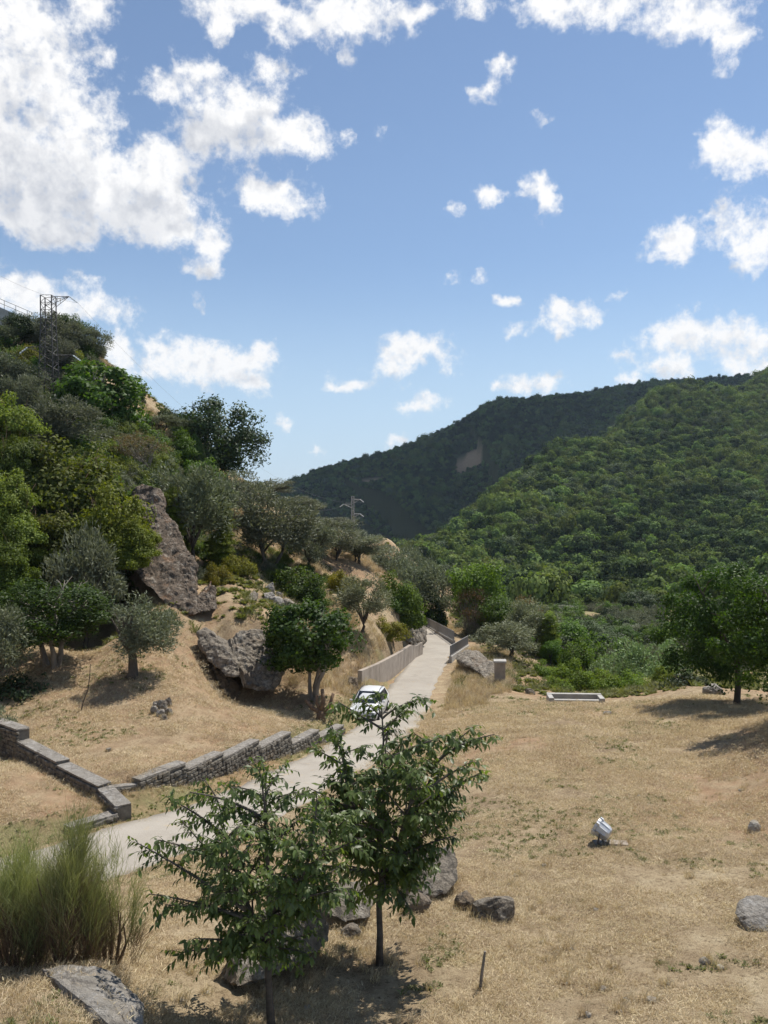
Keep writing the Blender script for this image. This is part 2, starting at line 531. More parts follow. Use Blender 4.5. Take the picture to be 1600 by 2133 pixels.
class MB:
    """collects polygons for one mesh object"""
    def __init__(self):
        self.v, self.f = [], []
    def add(self, V, F):
        b = len(self.v)
        self.v += [tuple(p) for p in V]
        self.f += [tuple(i + b for i in f) for f in F]
        return self
    def box(self, c, s, M=None):
        V = [Vector((c[0] + sx * s[0] / 2, c[1] + sy * s[1] / 2, c[2] + sz * s[2] / 2)) for sx in (-1, 1) for sy in (-1, 1) for sz in (-1, 1)]
        if M is not None:
            V = [M @ v for v in V]
        return self.add(V, [(0, 1, 3, 2), (4, 6, 7, 5), (0, 4, 5, 1), (2, 3, 7, 6), (0, 2, 6, 4), (1, 5, 7, 3)])
    def hexa(self, V):
        """8 corners: bottom ring 0-3, top ring 4-7"""
        return self.add(V, [(3, 2, 1, 0), (4, 5, 6, 7), (0, 1, 5, 4), (1, 2, 6, 5), (2, 3, 7, 6), (3, 0, 4, 7)])
    def tube(self, pts, radii, n=6, cap=True):
        pts = [Vector(p) for p in pts]
        if not hasattr(radii, '__len__'):
            radii = [radii] * len(pts)
        V, Fc = [], []
        up = Vector((0.31, 0.17, 1)).normalized()
        for i, p in enumerate(pts):
            t = (pts[min(i + 1, len(pts) - 1)] - pts[max(i - 1, 0)])
            if t.length < 1e-9:
                t = Vector((0, 0, 1))
            t.normalize()
            a = t.cross(up)
            if a.length < 0.05:
                a = t.cross(Vector((1, 0.2, 0)))
            a.normalize()
            b = t.cross(a)
            for k in range(n):
                an = 2 * PI * k / n
                V.append(p + (a * math.cos(an) + b * math.sin(an)) * radii[i])
        for i in range(len(pts) - 1):
            for k in range(n):
                k2 = (k + 1) % n
                Fc.append((i * n + k, i * n + k2, (i + 1) * n + k2, (i + 1) * n + k))
        if cap:
            Fc.append(tuple(range(n - 1, -1, -1)))
            Fc.append(tuple((len(pts) - 1) * n + k for k in range(n)))
        return self.add(V, Fc)
    def build(self, name, mat, parent=None, smooth=False, bevel=0.0, loc=None, rot=None):
        me = bpy.data.meshes.new(name)
        me.from_pydata(self.v, [], self.f)
        if bevel > 0:
            bm = bmesh.new()
            bm.from_mesh(me)
            bmesh.ops.recalc_face_normals(bm, faces=bm.faces)
            bmesh.ops.bevel(bm, geom=list(bm.edges), offset=bevel, segments=1, affect='EDGES', clamp_overlap=True)
            bm.to_mesh(me)
            bm.free()
        if smooth:
            me.polygons.foreach_set('use_smooth', [True] * len(me.polygons))
        me.materials.append(mat)
        me.update()
        return obj(name, me, parent, loc, rot)
# ------------------------------------------------------------------ materials
def new_mat(name):
    m = bpy.data.materials.new(name)
    m.use_nodes = True
    nt = NT(m.node_tree)
    nt.n.clear()
    out = nt.node('ShaderNodeOutputMaterial')
    b = nt.node('ShaderNodeBsdfPrincipled')
    nt.l.new(b.outputs[0], out.inputs['Surface'])
    return m, nt, b, out
def bump(nt, b, h, strength=0.5, dist=0.02):
    n = nt.node('ShaderNodeBump')
    n.inputs['Strength'].default_value = strength
    n.inputs['Distance'].default_value = dist
    nt.l.new(h, n.inputs['Height'])
    nt.l.new(n.outputs[0], b.inputs['Normal'])
def geo_pos(nt):
    return nt.node('ShaderNodeNewGeometry').outputs['Position']
def obj_co(nt):
    return nt.node('ShaderNodeTexCoord').outputs['Object']

def mat_plain(name, col, rough=0.6, metal=0.0, var=0.15, scale=6.0, bmp=0.0):
    m, nt, b, _ = new_mat(name)
    c = obj_co(nt)
    n = nt.noise(c, scale, 4, 0.6)
    lo = tuple(x * (1 - var) for x in col)
    hi = tuple(min(1, x * (1 + var)) for x in col)
    nt.set(b.inputs['Base Color'], nt.ramp(n, [(0.3, lo), (0.7, hi)]))
    b.inputs['Roughness'].default_value = rough
    b.inputs['Metallic'].default_value = metal
    if bmp:
        bump(nt, b, nt.noise(c, scale * 5, 3), bmp, 0.01)
    return m

def mat_ground():
    m, nt, b, _ = new_mat('ground')
    p = geo_pos(nt)
    at_ = nt.node('ShaderNodeAttribute', attribute_name='cover')
    sep = nt.node('ShaderNodeSeparateColor')
    nt.l.new(at_.outputs['Color'], sep.inputs[0])
    green, soil, wood = sep.outputs[0], sep.outputs[1], sep.outputs[2]
    big = nt.noise(p, 0.20, 4, 0.6)
    mid = nt.noise(p, 1.5, 6, 0.68)
    fine = nt.noise(p, 11.0, 5, 0.72)
    straw = nt.noise(p, 52.0, 3, 0.7, 1.6)
    dry = nt.ramp(nt.math('ADD', nt.math('MULTIPLY', mid, 0.6), nt.math('MULTIPLY', big, 0.4)),
                  [(0.35, (0.175, 0.122, 0.074)), (0.46, (0.295, 0.218, 0.132)), (0.56, (0.400, 0.312, 0.196)), (0.66, (0.470, 0.385, 0.255))])
    dry = nt.mix(nt.mapr(straw, 0.52, 0.70, 0, 0.8), dry, rgb(0.57, 0.48, 0.33))
    dry = nt.mix(nt.mapr(fine, 0.47, 0.30), dry, rgb(0.105, 0.072, 0.038))
    dry = nt.mix(nt.mapr(nt.noise(p, 27.0, 3, 0.7), 0.44, 0.30, 0, 0.7), dry, rgb(0.11, 0.082, 0.042))
    # green weeds in patches
    g1 = nt.noise(p, 0.9, 5, 0.7)
    g2 = nt.noise(p, 7.0, 4, 0.7)
    gm = nt.math('ADD', nt.math('MULTIPLY', g1, 0.6), nt.math('MULTIPLY', g2, 0.4))
    thr = nt.mapr(green, 0.0, 1.0, 0.80, 0.30)
    gmask = nt.math('MULTIPLY', nt.math('SUBTRACT', gm, thr), 9.0, clamp=True)
    gcol = nt.ramp(fine, [(0.3, (0.115, 0.125, 0.045)), (0.7, (0.245, 0.240, 0.105))])
    c = nt.mix(nt.math('MULTIPLY', gmask, 0.75), dry, gcol)
    scol = nt.ramp(mid, [(0.3, (0.26, 0.165, 0.098)), (0.7, (0.40, 0.270, 0.165))])
    c = nt.mix(nt.math('MULTIPLY', soil, nt.mapr(g1, 0.3, 0.6)), c, scol)
    wcol = nt.ramp(mid, [(0.3, (0.030, 0.036, 0.014)), (0.7, (0.085, 0.085, 0.034))])
    c = nt.mix(wood, c, wcol)
    nt.set(b.inputs['Base Color'], c)
    b.inputs['Roughness'].default_value = 0.95
    b.inputs['Specular IOR Level'].default_value = 0.15
    h = nt.math('ADD', nt.math('MULTIPLY', fine, 0.6), nt.math('MULTIPLY', straw, 0.4))
    bump(nt, b, nt.math('ADD', h, mid), 0.85, 0.10)
    return m
def mat_road():
    m, nt, b, _ = new_mat('road_concrete')
    p = geo_pos(nt)
    big = nt.noise(p, 0.5, 4, 0.6)
    fine = nt.noise(p, 30.0, 4, 0.7)
    c = nt.ramp(big, [(0.3, (0.270, 0.240, 0.200)), (0.7, (0.350, 0.318, 0.270))])
    c = nt.mix(nt.mapr(fine, 0.55, 0.75), c, rgb(0.42, 0.39, 0.34))
    c = nt.mix(nt.mapr(fine, 0.42, 0.28), c, rgb(0.23, 0.21, 0.18))
    # straw and dust blown on the surface
    c = nt.mix(nt.mapr(nt.noise(p, 2.5, 5, 0.7), 0.58, 0.72, 0, 0.6), c, rgb(0.38, 0.29, 0.17))
    c = nt.mix(nt.mapr(nt.noise(p, 0.9, 6, 0.7, 0.8), 0.54, 0.70, 0, 0.45), c, rgb(0.17, 0.15, 0.125))
    c = nt.mix(nt.mapr(nt.noise(p, 75.0, 2, 0.6), 0.60, 0.72, 0, 0.6), c, rgb(0.50, 0.47, 0.42))
    nt.set(b.inputs['Base Color'], c)
    b.inputs['Roughness'].default_value = 0.9
    bump(nt, b, fine, 0.5, 0.015)
    return m
def mat_concrete(name, base, stain=(0.12, 0.10, 0.08), stain_amt=0.6):
    m, nt, b, _ = new_mat(name)
    p = geo_pos(nt)
    n = nt.noise(p, 1.6, 5, 0.65)
    st = nt.noise(nt.vmath('MULTIPLY', p, (1.3, 1.3, 0.45)), 1.0, 6, 0.7)
    c = nt.ramp(n, [(0.3, tuple(x * 0.8 for x in base)), (0.7, tuple(x * 1.15 for x in base))])
    c = nt.mix(nt.mapr(st, 0.48, 0.68, 0, stain_amt), c, (*stain, 1))
    fine = nt.noise(p, 40, 3, 0.7)
    c = nt.mix(nt.mapr(fine, 0.56, 0.7, 0, 0.35), c, rgb(*[min(1, x * 1.5) for x in base]))
    nt.set(b.inputs['Base Color'], c)
    b.inputs['Roughness'].default_value = 0.92
    bump(nt, b, nt.noise(p, 22, 4, 0.7), 0.4, 0.015)
    return m
def mat_rock(name, lo, hi, lichen, warm=(0.30, 0.20, 0.12), warm_amt=0.35, dark=(0.05, 0.048, 0.045)):
    m, nt, b, _ = new_mat(name)
    p = geo_pos(nt)
    a = nt.noise(p, 0.8, 6, 0.65, 0.6)
    f = nt.noise(p, 6.5, 6, 0.72, 0.3)
    g = nt.noise(p, 28, 4, 0.75)
    c = nt.ramp(f, [(0.32, lo), (0.66, hi)])
    c = nt.mix(nt.mapr(a, 0.56, 0.68, 0, warm_amt), c, (*warm, 1))
    c = nt.mix(nt.mapr(nt.noise(p, 3.1, 6, 0.7), 0.52, 0.66, 0, 0.75), c, (*lichen, 1))
    c = nt.mix(nt.mapr(g, 0.42, 0.30, 0, 0.8), c, (*dark, 1))
    cr = nt.voronoi(nt.vmath('MULTIPLY_ADD', nt.noise(p, 2.0, 4, 0.6, out='Color'), (0.5, 0.5, 0.5), p), 1.1, 'DISTANCE_TO_EDGE')
    c = nt.mix(nt.mapr(cr, 0.035, 0.008, 0, 0.6), c, (*dark, 1))
    nt.set(b.inputs['Base Color'], c)
    b.inputs['Roughness'].default_value = 0.93
    b.inputs['Specular IOR Level'].default_value = 0.25
    h = nt.math('ADD', nt.math('MULTIPLY', f, 1.0), nt.math('MULTIPLY', g, 0.35))
    bump(nt, b, h, 1.0, 0.14)
    return m
def mat_leaf(name, lo, mid, hi, trans=0.30, tcol=None, rough=0.5, spec=0.4, vr=(0.82, 1.15), hr=(0.485, 0.512)):
    m, nt, b, out = new_mat(name)
    g = nt.node('ShaderNodeNewGeometry')
    oi = nt.node('ShaderNodeObjectInfo')
    r = g.outputs['Random Per Island']
    c = nt.ramp(r, [(0.0, lo), (0.55, mid), (1.0, hi)])
    p = g.outputs['Position']
    cl = nt.noise(p, 0.55, 3, 0.6)
    c = nt.mix(nt.mapr(cl, 0.35, 0.70, 0.0, 0.55), c, (*hi, 1))
    hs = nt.node('ShaderNodeHueSaturation')
    nt.set(hs.inputs['Hue'], nt.mapr(oi.outputs['Random'], 0, 1, *hr))
    nt.set(hs.inputs['Value'], nt.mapr(oi.outputs['Random'], 0, 1, *vr))
    nt.set(hs.inputs['Color'], c)
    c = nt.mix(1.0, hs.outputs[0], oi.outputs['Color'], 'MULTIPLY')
    nt.set(b.inputs['Base Color'], c)
    b.inputs['Roughness'].default_value = rough
    b.inputs['Specular IOR Level'].default_value = spec
    tr = nt.node('ShaderNodeBsdfTranslucent')
    tc = nt.mix(1.0, c, rgb(*(tcol or (1.5, 1.6, 0.55))), 'MULTIPLY')
    nt.l.new(tc, tr.inputs['Color'])
    mx = nt.node('ShaderNodeMixShader')
    mx.inputs[0].default_value = trans
    nt.l.new(b.outputs[0], mx.inputs[1])
    nt.l.new(tr.outputs[0], mx.inputs[2])
    nt.l.new(mx.outputs[0], out.inputs['Surface'])
    return m

M = {}
M['ground'] = mat_ground()
M['road'] = mat_road()
M['concrete'] = mat_concrete('concrete_wall', (0.34, 0.29, 0.24), (0.13, 0.105, 0.085), 0.6)
M['concrete_pale'] = mat_concrete('concrete_pale', (0.38, 0.365, 0.34), (0.17, 0.16, 0.14), 0.4)
M['rock'] = mat_rock('rock_grey', (0.120, 0.102, 0.080), (0.325, 0.282, 0.225), (0.49, 0.450, 0.385))
M['rock_slab'] = mat_rock('rock_slab', (0.055, 0.043, 0.032), (0.215, 0.165, 0.122), (0.42, 0.37, 0.305), (0.30, 0.165, 0.085), 0.75)
M['rock_warm'] = mat_rock('rock_warm', (0.15, 0.12, 0.085), (0.30, 0.235, 0.165), (0.36, 0.32, 0.26), (0.36, 0.23, 0.12), 0.6)
M['wall_stone'] = mat_rock('wall_stone', (0.11, 0.10, 0.085), (0.26, 0.235, 0.195), (0.36, 0.34, 0.30), (0.27, 0.20, 0.12), 0.5)
M['cap_stone'] = mat_rock('cap_stone', (0.24, 0.22, 0.19), (0.38, 0.35, 0.31), (0.50, 0.48, 0.45), (0.34, 0.28, 0.20), 0.4, (0.14, 0.125, 0.11))
M['mortar'] = mat_plain('mortar', (0.15, 0.135, 0.11), 0.95, 0, 0.3, 9, 0.5)
M['bark'] = mat_plain('bark', (0.085, 0.070, 0.055), 0.9, 0, 0.45, 9, 0.6)
M['bark_pale'] = mat_plain('bark_pale', (0.20, 0.175, 0.145), 0.9, 0, 0.4, 9, 0.6)
M['bark_brown'] = mat_plain('bark_brown', (0.16, 0.105, 0.065), 0.9, 0, 0.4, 9, 0.6)
M['olive'] = mat_leaf('olive_leaf', (0.085, 0.096, 0.058), (0.145, 0.155, 0.102), (0.235, 0.245, 0.180), 0.22, (1.2, 1.25, 0.75), 0.6, 0.2)
M['hackberry'] = mat_leaf('hackberry_leaf', (0.034, 0.056, 0.018), (0.066, 0.098, 0.030), (0.140, 0.180, 0.055), 0.34, (1.8, 2.0, 0.55), 0.42, 0.32)
M['green'] = mat_leaf('green_leaf', (0.040, 0.075, 0.018), (0.070, 0.125, 0.028), (0.120, 0.180, 0.045), 0.34, (1.7, 1.8, 0.5), 0.55, 0.22)
M['vine'] = mat_leaf('vine_leaf', (0.055, 0.085, 0.018), (0.110, 0.150, 0.032), (0.200, 0.230, 0.060), 0.36, (1.5, 1.5, 0.45), 0.6, 0.18)
M['dark'] = mat_leaf('dark_leaf', (0.018, 0.030, 0.012), (0.032, 0.048, 0.020), (0.060, 0.078, 0.036), 0.18, (1.5, 1.7, 0.6), 0.55, 0.22)
M['brownleaf'] = mat_leaf('brown_leaf', (0.085, 0.062, 0.032), (0.135, 0.100, 0.055), (0.175, 0.150, 0.085), 0.25, (1.4, 1.2, 0.6), 0.6, 0.2)
M['forest'] = mat_leaf('forest_leaf', (0.058, 0.088, 0.031), (0.094, 0.140, 0.048), (0.158, 0.210, 0.074), 0.25, (1.4, 1.6, 0.5), 0.9, 0.02, (0.62, 1.5), (0.478, 0.51))
M['forest_dark'] = mat_leaf('forest_dark_leaf', (0.028, 0.045, 0.020), (0.048, 0.071, 0.031), (0.084, 0.110, 0.048), 0.18, (1.3, 1.5, 0.6), 0.9, 0.02, (0.6, 1.5), (0.48, 0.515))
M['forest_pale'] = mat_leaf('forest_pale_leaf', (0.078, 0.115, 0.038), (0.130, 0.176, 0.058), (0.195, 0.238, 0.088), 0.25, (1.3, 1.4, 0.5), 0.9, 0.02, (0.7, 1.3), (0.475, 0.505))
M['forest_grey'] = mat_leaf('forest_grey_leaf', (0.062, 0.086, 0.045), (0.104, 0.132, 0.074), (0.158, 0.186, 0.112), 0.2, (1.2, 1.3, 0.7), 0.9, 0.02, (0.7, 1.3), (0.48, 0.51))
M['straw'] = mat_leaf('straw', (0.33, 0.250, 0.148), (0.48, 0.385, 0.240), (0.64, 0.55, 0.38), 0.25, (1.2, 1.1, 0.8), 0.7, 0.2)
M['weed'] = mat_leaf('weed_leaf', (0.085, 0.098, 0.034), (0.140, 0.150, 0.058), (0.215, 0.215, 0.095), 0.30, (1.4, 1.5, 0.5), 0.6, 0.25)
M['broom'] = mat_leaf('broom_stem', (0.125, 0.145, 0.050), (0.240, 0.255, 0.095), (0.380, 0.370, 0.175), 0.25, (1.2, 1.3, 0.6), 0.6, 0.3)
M['broom_dry'] = mat_leaf('broom_dry', (0.12, 0.085, 0.05), (0.19, 0.135, 0.08), (0.27, 0.20, 0.12), 0.12, (1.2, 1.1, 0.8), 0.7, 0.2)
M['steel'] = mat_plain('galvanised_steel', (0.075, 0.070, 0.066), 0.6, 0.4, 0.25, 12)
M['rail'] = mat_plain('railing_paint', (0.27, 0.265, 0.26), 0.55, 0.3, 0.15, 12)
M['white_insulator'] = mat_plain('insulator_glass', (0.75, 0.78, 0.78), 0.2, 0, 0.05)
M['steel_pale'] = mat_plain('pale_steel', (0.34, 0.34, 0.34), 0.6, 0.2, 0.2, 12)
M['wire'] = mat_plain('wire_metal', (0.25, 0.25, 0.25), 0.5, 0.5, 0.1)

# ------------------------------------------------------------------ ground sheet
def build_ground():
    az = np.concatenate([np.linspace(-1.25, -0.58, 60, endpoint=False), np.arange(-0.58, 0.58, 0.0046), np.linspace(0.58, 1.25, 60)])
    ld = np.concatenate([np.linspace(math.log(1.5), math.log(9), 40, endpoint=False), np.arange(math.log(9), math.log(60), 0.0055), np.arange(math.log(60), math.log(1600), 0.012), np.linspace(math.log(1600), math.log(2900), 8)])
    A, L = np.meshgrid(az, ld)
    d = np.exp(L)
    x = np.sin(A) * d
    y = np.cos(A) * d
    xf, yf = x.ravel(), y.ravel()
    z = terrain(xf, yf)
    V = np.stack([xf, yf, z], 1)
    nr, nc = A.shape
    idx = np.arange(nr * nc).reshape(nr, nc)
    Fq = np.stack([idx[:-1, :-1], idx[:-1, 1:], idx[1:, 1:], idx[1:, :-1]], -1).reshape(-1, 4)
    me = fast_mesh('ground', V, Fq, [M['ground']], True)
    # what grows where
    dd = np.hypot(xf, yf)
    px = CX + F_PX * xf / np.maximum(yf, 1)
    dr, _, sr = poly_dist(xf, yf, ROADC)
    patch = fbm2(xf, yf, 0.12, 3, 41)
    green = 0.16 + 0.22 * np.clip(patch, -0.5, 1)
    green = green + 0.42 * sstep(-dd, -18, -10)            # greener near the terrace foot
    verge = (sr > 0) * sstep(dr, 1.4, 1.7) * (1 - sstep(dr, 2.7, 3.3)) * (1 - sstep(yf, 55, 62))
    green = np.maximum(green, verge * 1.0)
    gully = sstep(dd, 50, 58) * sstep(px, 1080, 1200)
    hillg = sstep(dd, 62, 80) * (1 - sstep(px, 700, 900)) * 0.45
    green = np.clip(np.maximum(np.maximum(green, gully * 0.9), hillg), 0, 1)
    soil = np.clip(0.30 + 1.3 * fbm2(xf, yf, 0.2, 4, 47), 0, 1) * sstep(dd, 13, 22)
    lawn = (sr > 0) * sstep(dr, 3.2, 4.5) * sstep(yf, 24, 30) * (1 - sstep(dd, 46, 52)) * (px < 760)
    soil = np.maximum(soil, lawn * np.clip(0.65 + 0.6 * fbm2(xf, yf, 0.5, 3, 48), 0, 1))
    wood = sstep(dd, 185, 240) * (1 - 0.0)
    tan = np.exp(-(((px - 1240) / 50) ** 2 + ((dd - 175) / 14) ** 2)) + np.exp(-(((px - 1400) / 30) ** 2 + ((dd - 160) / 25) ** 2))
    wood = np.clip(wood - tan, 0, 1)
    for c, (ux, uy, hw, hh) in FIELD_SPOTS:
        u = (xf - c[0]) * ux + (yf - c[1]) * uy
        v = -(xf - c[0]) * uy + (yf - c[1]) * ux
        wood = np.where((np.abs(u) < hw) & (np.abs(v) < hh), 0.0, wood)
        soil = np.where((np.abs(u) < hw) & (np.abs(v) < hh), 1.0, soil)
        green = np.where((np.abs(u) < hw) & (np.abs(v) < hh), 0.0, green)
    colr = np.stack([green, soil, wood, np.ones_like(green)], 1).astype(np.float32)
    ca = me.color_attributes.new('cover', 'FLOAT_COLOR', 'POINT')
    ca.data.foreach_set('color', colr.ravel())
    o = obj('ground', me)
    o['kind'] = 'structure'
    return o
_f1 = hit(976, 966)
_f2 = hit(775, 1003)
FIELD_SPOTS = [((_f1.x, _f1.y), (1, 0, 14, 13)), ((_f2.x, _f2.y), (1, 0, 12, 7))]
ground = build_ground()

def build_road():
    c = ROADC
    t = np.gradient(c[:, :2], axis=0)
    t /= np.linalg.norm(t, axis=1)[:, None]
    nrm = np.stack([-t[:, 1], t[:, 0]], 1)
    seg = np.r_[0, np.cumsum(np.linalg.norm(np.diff(c[:, :2], axis=0), axis=1))]
    s = np.arange(0, seg[-1], 0.35)
    cx, cy = np.interp(s, seg, c[:, 0]), np.interp(s, seg, c[:, 1])
    cz = np.interp(s, seg, c[:, 2])
    nx, ny = np.interp(s, seg, nrm[:, 0]), np.interp(s, seg, nrm[:, 1])
    offs = np.linspace(-1, 1, 9)
    hw = 1.52
    V = []
    for k, o in enumerate(offs):
        jit = 0.0 if abs(o) < 0.99 else 0.17
        w = hw * o + jit * np.sign(o) * fbm2(s, s * 0 + k, 1.3, 3, 61)
        V.append(np.stack([cx + nx * w, cy + ny * w, cz + 0.035 - 0.02 * abs(o) ** 2], 1))
    # edge skirts down into the soil
    V = [V[0] - np.array([0, 0, 0.14])] + V + [V[-1] - np.array([0, 0, 0.14])]
    V = np.stack(V, 1)
    n, m = V.shape[:2]
    idx = np.arange(n * m).reshape(n, m)
    Fq = np.stack([idx[:-1, :-1], idx[1:, :-1], idx[1:, 1:], idx[:-1, 1:]], -1).reshape(-1, 4)[:, ::-1]
    o = obj('road', fast_mesh('road', V.reshape(-1, 3), Fq, [M['road']], True))
    o['kind'] = 'structure'
build_road()
# ------------------------------------------------------------------ leaf clouds
def unit(v):
    return v / np.maximum(np.linalg.norm(v, axis=1), 1e-9)[:, None]
def leaf_quads(pos, dirs, nrm, L, W, fold=0.25):
    """diamond leaves: base, side, tip, side"""
    dirs = unit(dirs)
    side = unit(np.cross(dirs, nrm))
    up = np.cross(side, dirs)
    L = np.broadcast_to(L, (len(pos),))[:, None]
    W = np.broadcast_to(W, (len(pos),))[:, None]
    mid = pos + dirs * L * 0.45
    a = pos
    b = mid + side * W * 0.5 + up * W * fold
    c = pos + dirs * L
    d = mid - side * W * 0.5 + up * W * fold
    V = np.stack([a, b, c, d], 1).reshape(-1, 3)
    n = len(pos)
    Fq = np.arange(n * 4).reshape(n, 4)
    return V, Fq
def crown_cloud(r, n_clump, n_leaf, L, W, shape='ball', clump_r=0.24, up=0.4, droop=0.0, lump=0.25, inner=0.35, low=-0.75, shell=0.0):
    """leaf positions for a crown of unit radius centred on 0"""
    c = []
    while len(c) < n_clump:
        v = r.normal(size=3)
        v /= np.linalg.norm(v)
        rad = inner + (1 - inner) * r.random() ** 0.55
        v = v * rad
        if shape == 'dome' and v[2] < -0.05:
            v[2] = abs(v[2]) * 0.6
        if v[2] < low:
            continue
        c.append(v)
    c = np.array(c)
    lobes = 1 + lump * fbm(c * 1.6 + r.random(3) * 50, 2, int(r.integers(1000)))[:, None]
    c = c * lobes * (1 - clump_r * 0.55)
    k = r.integers(0, n_clump, n_leaf)
    cr = clump_r * (0.6 + 0.8 * r.random(n_clump))
    off = unit(r.normal(size=(n_leaf, 3))) * (r.random(n_leaf) ** 0.45)[:, None] * cr[k][:, None]
    pos = c[k] + off
    if shape == 'dome':
        pos[:, 2] = np.abs(pos[:, 2])
    outw = unit(unit(off) * 0.7 + unit(pos) * 0.6)
    dirs = unit(outw * 0.7 + r.normal(size=(n_leaf, 3)) * 0.55 + np.array([0, 0, up - droop]))
    nrm = unit(outw * 0.6 + np.array([0, 0, 0.7]) + r.normal(size=(n_leaf, 3)) * 0.5)
    if shell > 0:
        tang = unit(np.cross(outw, r.normal(size=(n_leaf, 3))))
        dirs = unit(dirs * (1 - shell) + (tang + np.array([0, 0, -droop])) * shell)
        nrm = unit(outw + r.normal(size=(n_leaf, 3)) * 0.4 * (1 - shell * 0.5) + np.array([0, 0, 0.25]))
    s = 0.7 + 0.6 * r.random(n_leaf)
    pos = pos / 0.92
    return leaf_quads(pos, dirs, nrm, L * s, W * s)
def crown_mesh(name, seed, mat, **kw):
    r = np.random.default_rng(seed)
    V, Fq = crown_cloud(r, **kw)
    return fast_mesh(name, V, Fq, [mat])
def limb_mesh(name, seed, mat, n_stem=1, n_branch=7, r0=0.07, spread=0.75, fork=0.30, sides=6, gnarl=0.05):
    """trunk and limbs, base at z=0; crown occupies z 0.3..1, unit half-width 1"""
    r = random.Random(seed)
    mb = MB()
    for s in range(n_stem):
        a0 = r.random() * 6.28
        lean = 0.0 if n_stem == 1 else 0.16
        base = Vector((math.cos(a0) * 0.04 * n_stem, math.sin(a0) * 0.04 * n_stem, -0.06))
        top = base + Vector((math.cos(a0) * lean, math.sin(a0) * lean, fork + 0.06 + r.uniform(-.04, .05)))
        rr = r0 * (1 if n_stem == 1 else 0.65)
        pts, rad = [], []
        for i in range(5):
            t = i / 4
            p = base.lerp(top, t) + Vector((r.uniform(-1, 1), r.uniform(-1, 1), 0)) * gnarl * (0 < i)
            pts.append(p)
            rad.append(rr * (1.35 - 0.55 * t) if i else rr * 1.9)
        mb.tube(pts, rad, sides)
        top = pts[-1]
        for b in range(max(3, n_branch // n_stem)):
            a = b * 2.4 + r.random() + a0
            R = spread * r.uniform(0.5, 1.0)
            end = Vector((math.cos(a) * R, math.sin(a) * R, r.uniform(0.55, 0.95)))
            st = pts[-1].lerp(pts[-2], r.random() * 0.6)
            q = [st]
            for i in range(1, 5):
                t = i / 4
                q.append(st.lerp(end, t) + Vector((r.uniform(-1, 1), r.uniform(-1, 1), r.uniform(-.2, .9))) * 0.06 * math.sin(t * PI))
            mb.tube(q, [rr * 0.62 * (1 - 0.85 * i / 4) for i in range(5)], 5)
            for k in range(2):
                st2 = q[2 + k]
                e2 = st2 + Vector((r.uniform(-.35, .35), r.uniform(-.35, .35), r.uniform(.05, .3)))
                mb.tube([st2, st2.lerp(e2, .5) + Vector((0, 0, .03)), e2], [rr * 0.25, rr * 0.16, rr * 0.05], 4)
    me = bpy.data.meshes.new(name)
    me.from_pydata(mb.v, [], mb.f)
    me.materials.append(mat)
    me.polygons.foreach_set('use_smooth', [True] * len(me.polygons))
    me.update()
    return me

PROTO = {
 'olive': [crown_mesh('crown', 100 + i, M['olive'], n_clump=46, n_leaf=8200, L=0.115, W=0.034, clump_r=0.27, up=0.5, lump=0.30, inner=0.3) for i in range(4)],
 'green': [crown_mesh('crown', 120 + i, M['green'], n_clump=60, n_leaf=8200, L=0.085, W=0.055, clump_r=0.25, up=0.0, droop=0.15, lump=0.28, shell=0.6, inner=0.35) for i in range(3)],
 'fig': [crown_mesh('crown', 130 + i, M['green'], n_clump=70, n_leaf=9000, L=0.088, W=0.066, clump_r=0.22, up=0.1, droop=0.2, lump=0.22, shell=0.6, inner=0.45) for i in range(2)],
 'laurel': [crown_mesh('crown', 135 + i, M['green'], n_clump=80, n_leaf=15000, L=0.062, W=0.032, clump_r=0.2, up=0.35, lump=0.26, shell=0.6, inner=0.45) for i in range(1)],
 'vine': [crown_mesh('foliage', 140 + i, M['vine'], n_clump=66, n_leaf=9500, L=0.070, W=0.052, shape='dome', clump_r=0.22, up=0.0, droop=0.1, lump=0.32, shell=0.6, inner=0.5) for i in range(3)],
 'bush': [crown_mesh('foliage', 150 + i, M['green'], n_clump=48, n_leaf=5200, L=0.10, W=0.066, shape='dome', clump_r=0.25, up=0.2, lump=0.32, shell=0.6, inner=0.35) for i in range(2)],
 'dark': [crown_mesh('crown', 160 + i, M['dark'], n_clump=90, n_leaf=12000, L=0.07, W=0.042, clump_r=0.22, up=0.1, lump=0.16, shell=0.6, inner=0.35) for i in range(2)],
 'scrub': [crown_mesh('foliage', 170 + i, M['dark'], n_clump=36, n_leaf=4200, L=0.11, W=0.06, shape='dome', clump_r=0.27, up=0.3, lump=0.35, shell=0.6, inner=0.3) for i in range(2)],
 'twiggy': [crown_mesh('crown', 180 + i, M['brownleaf'], n_clump=44, n_leaf=2600, L=0.075, W=0.034, clump_r=0.24, up=0.3, lump=0.25, inner=0.4) for i in range(2)],
 'shade': [crown_mesh('crown', 195 + i, M['green'], n_clump=110, n_leaf=30000, L=0.048, W=0.030, clump_r=0.19, up=0.0, droop=0.2, lump=0.26, shell=0.5, inner=0.35) for i in range(2)],
 'willow': [crown_mesh('foliage', 190, M['olive'], n_clump=52, n_leaf=9000, L=0.105, W=0.032, shape='dome', clump_r=0.25, up=0.2, lump=0.3, inner=0.35)],
}
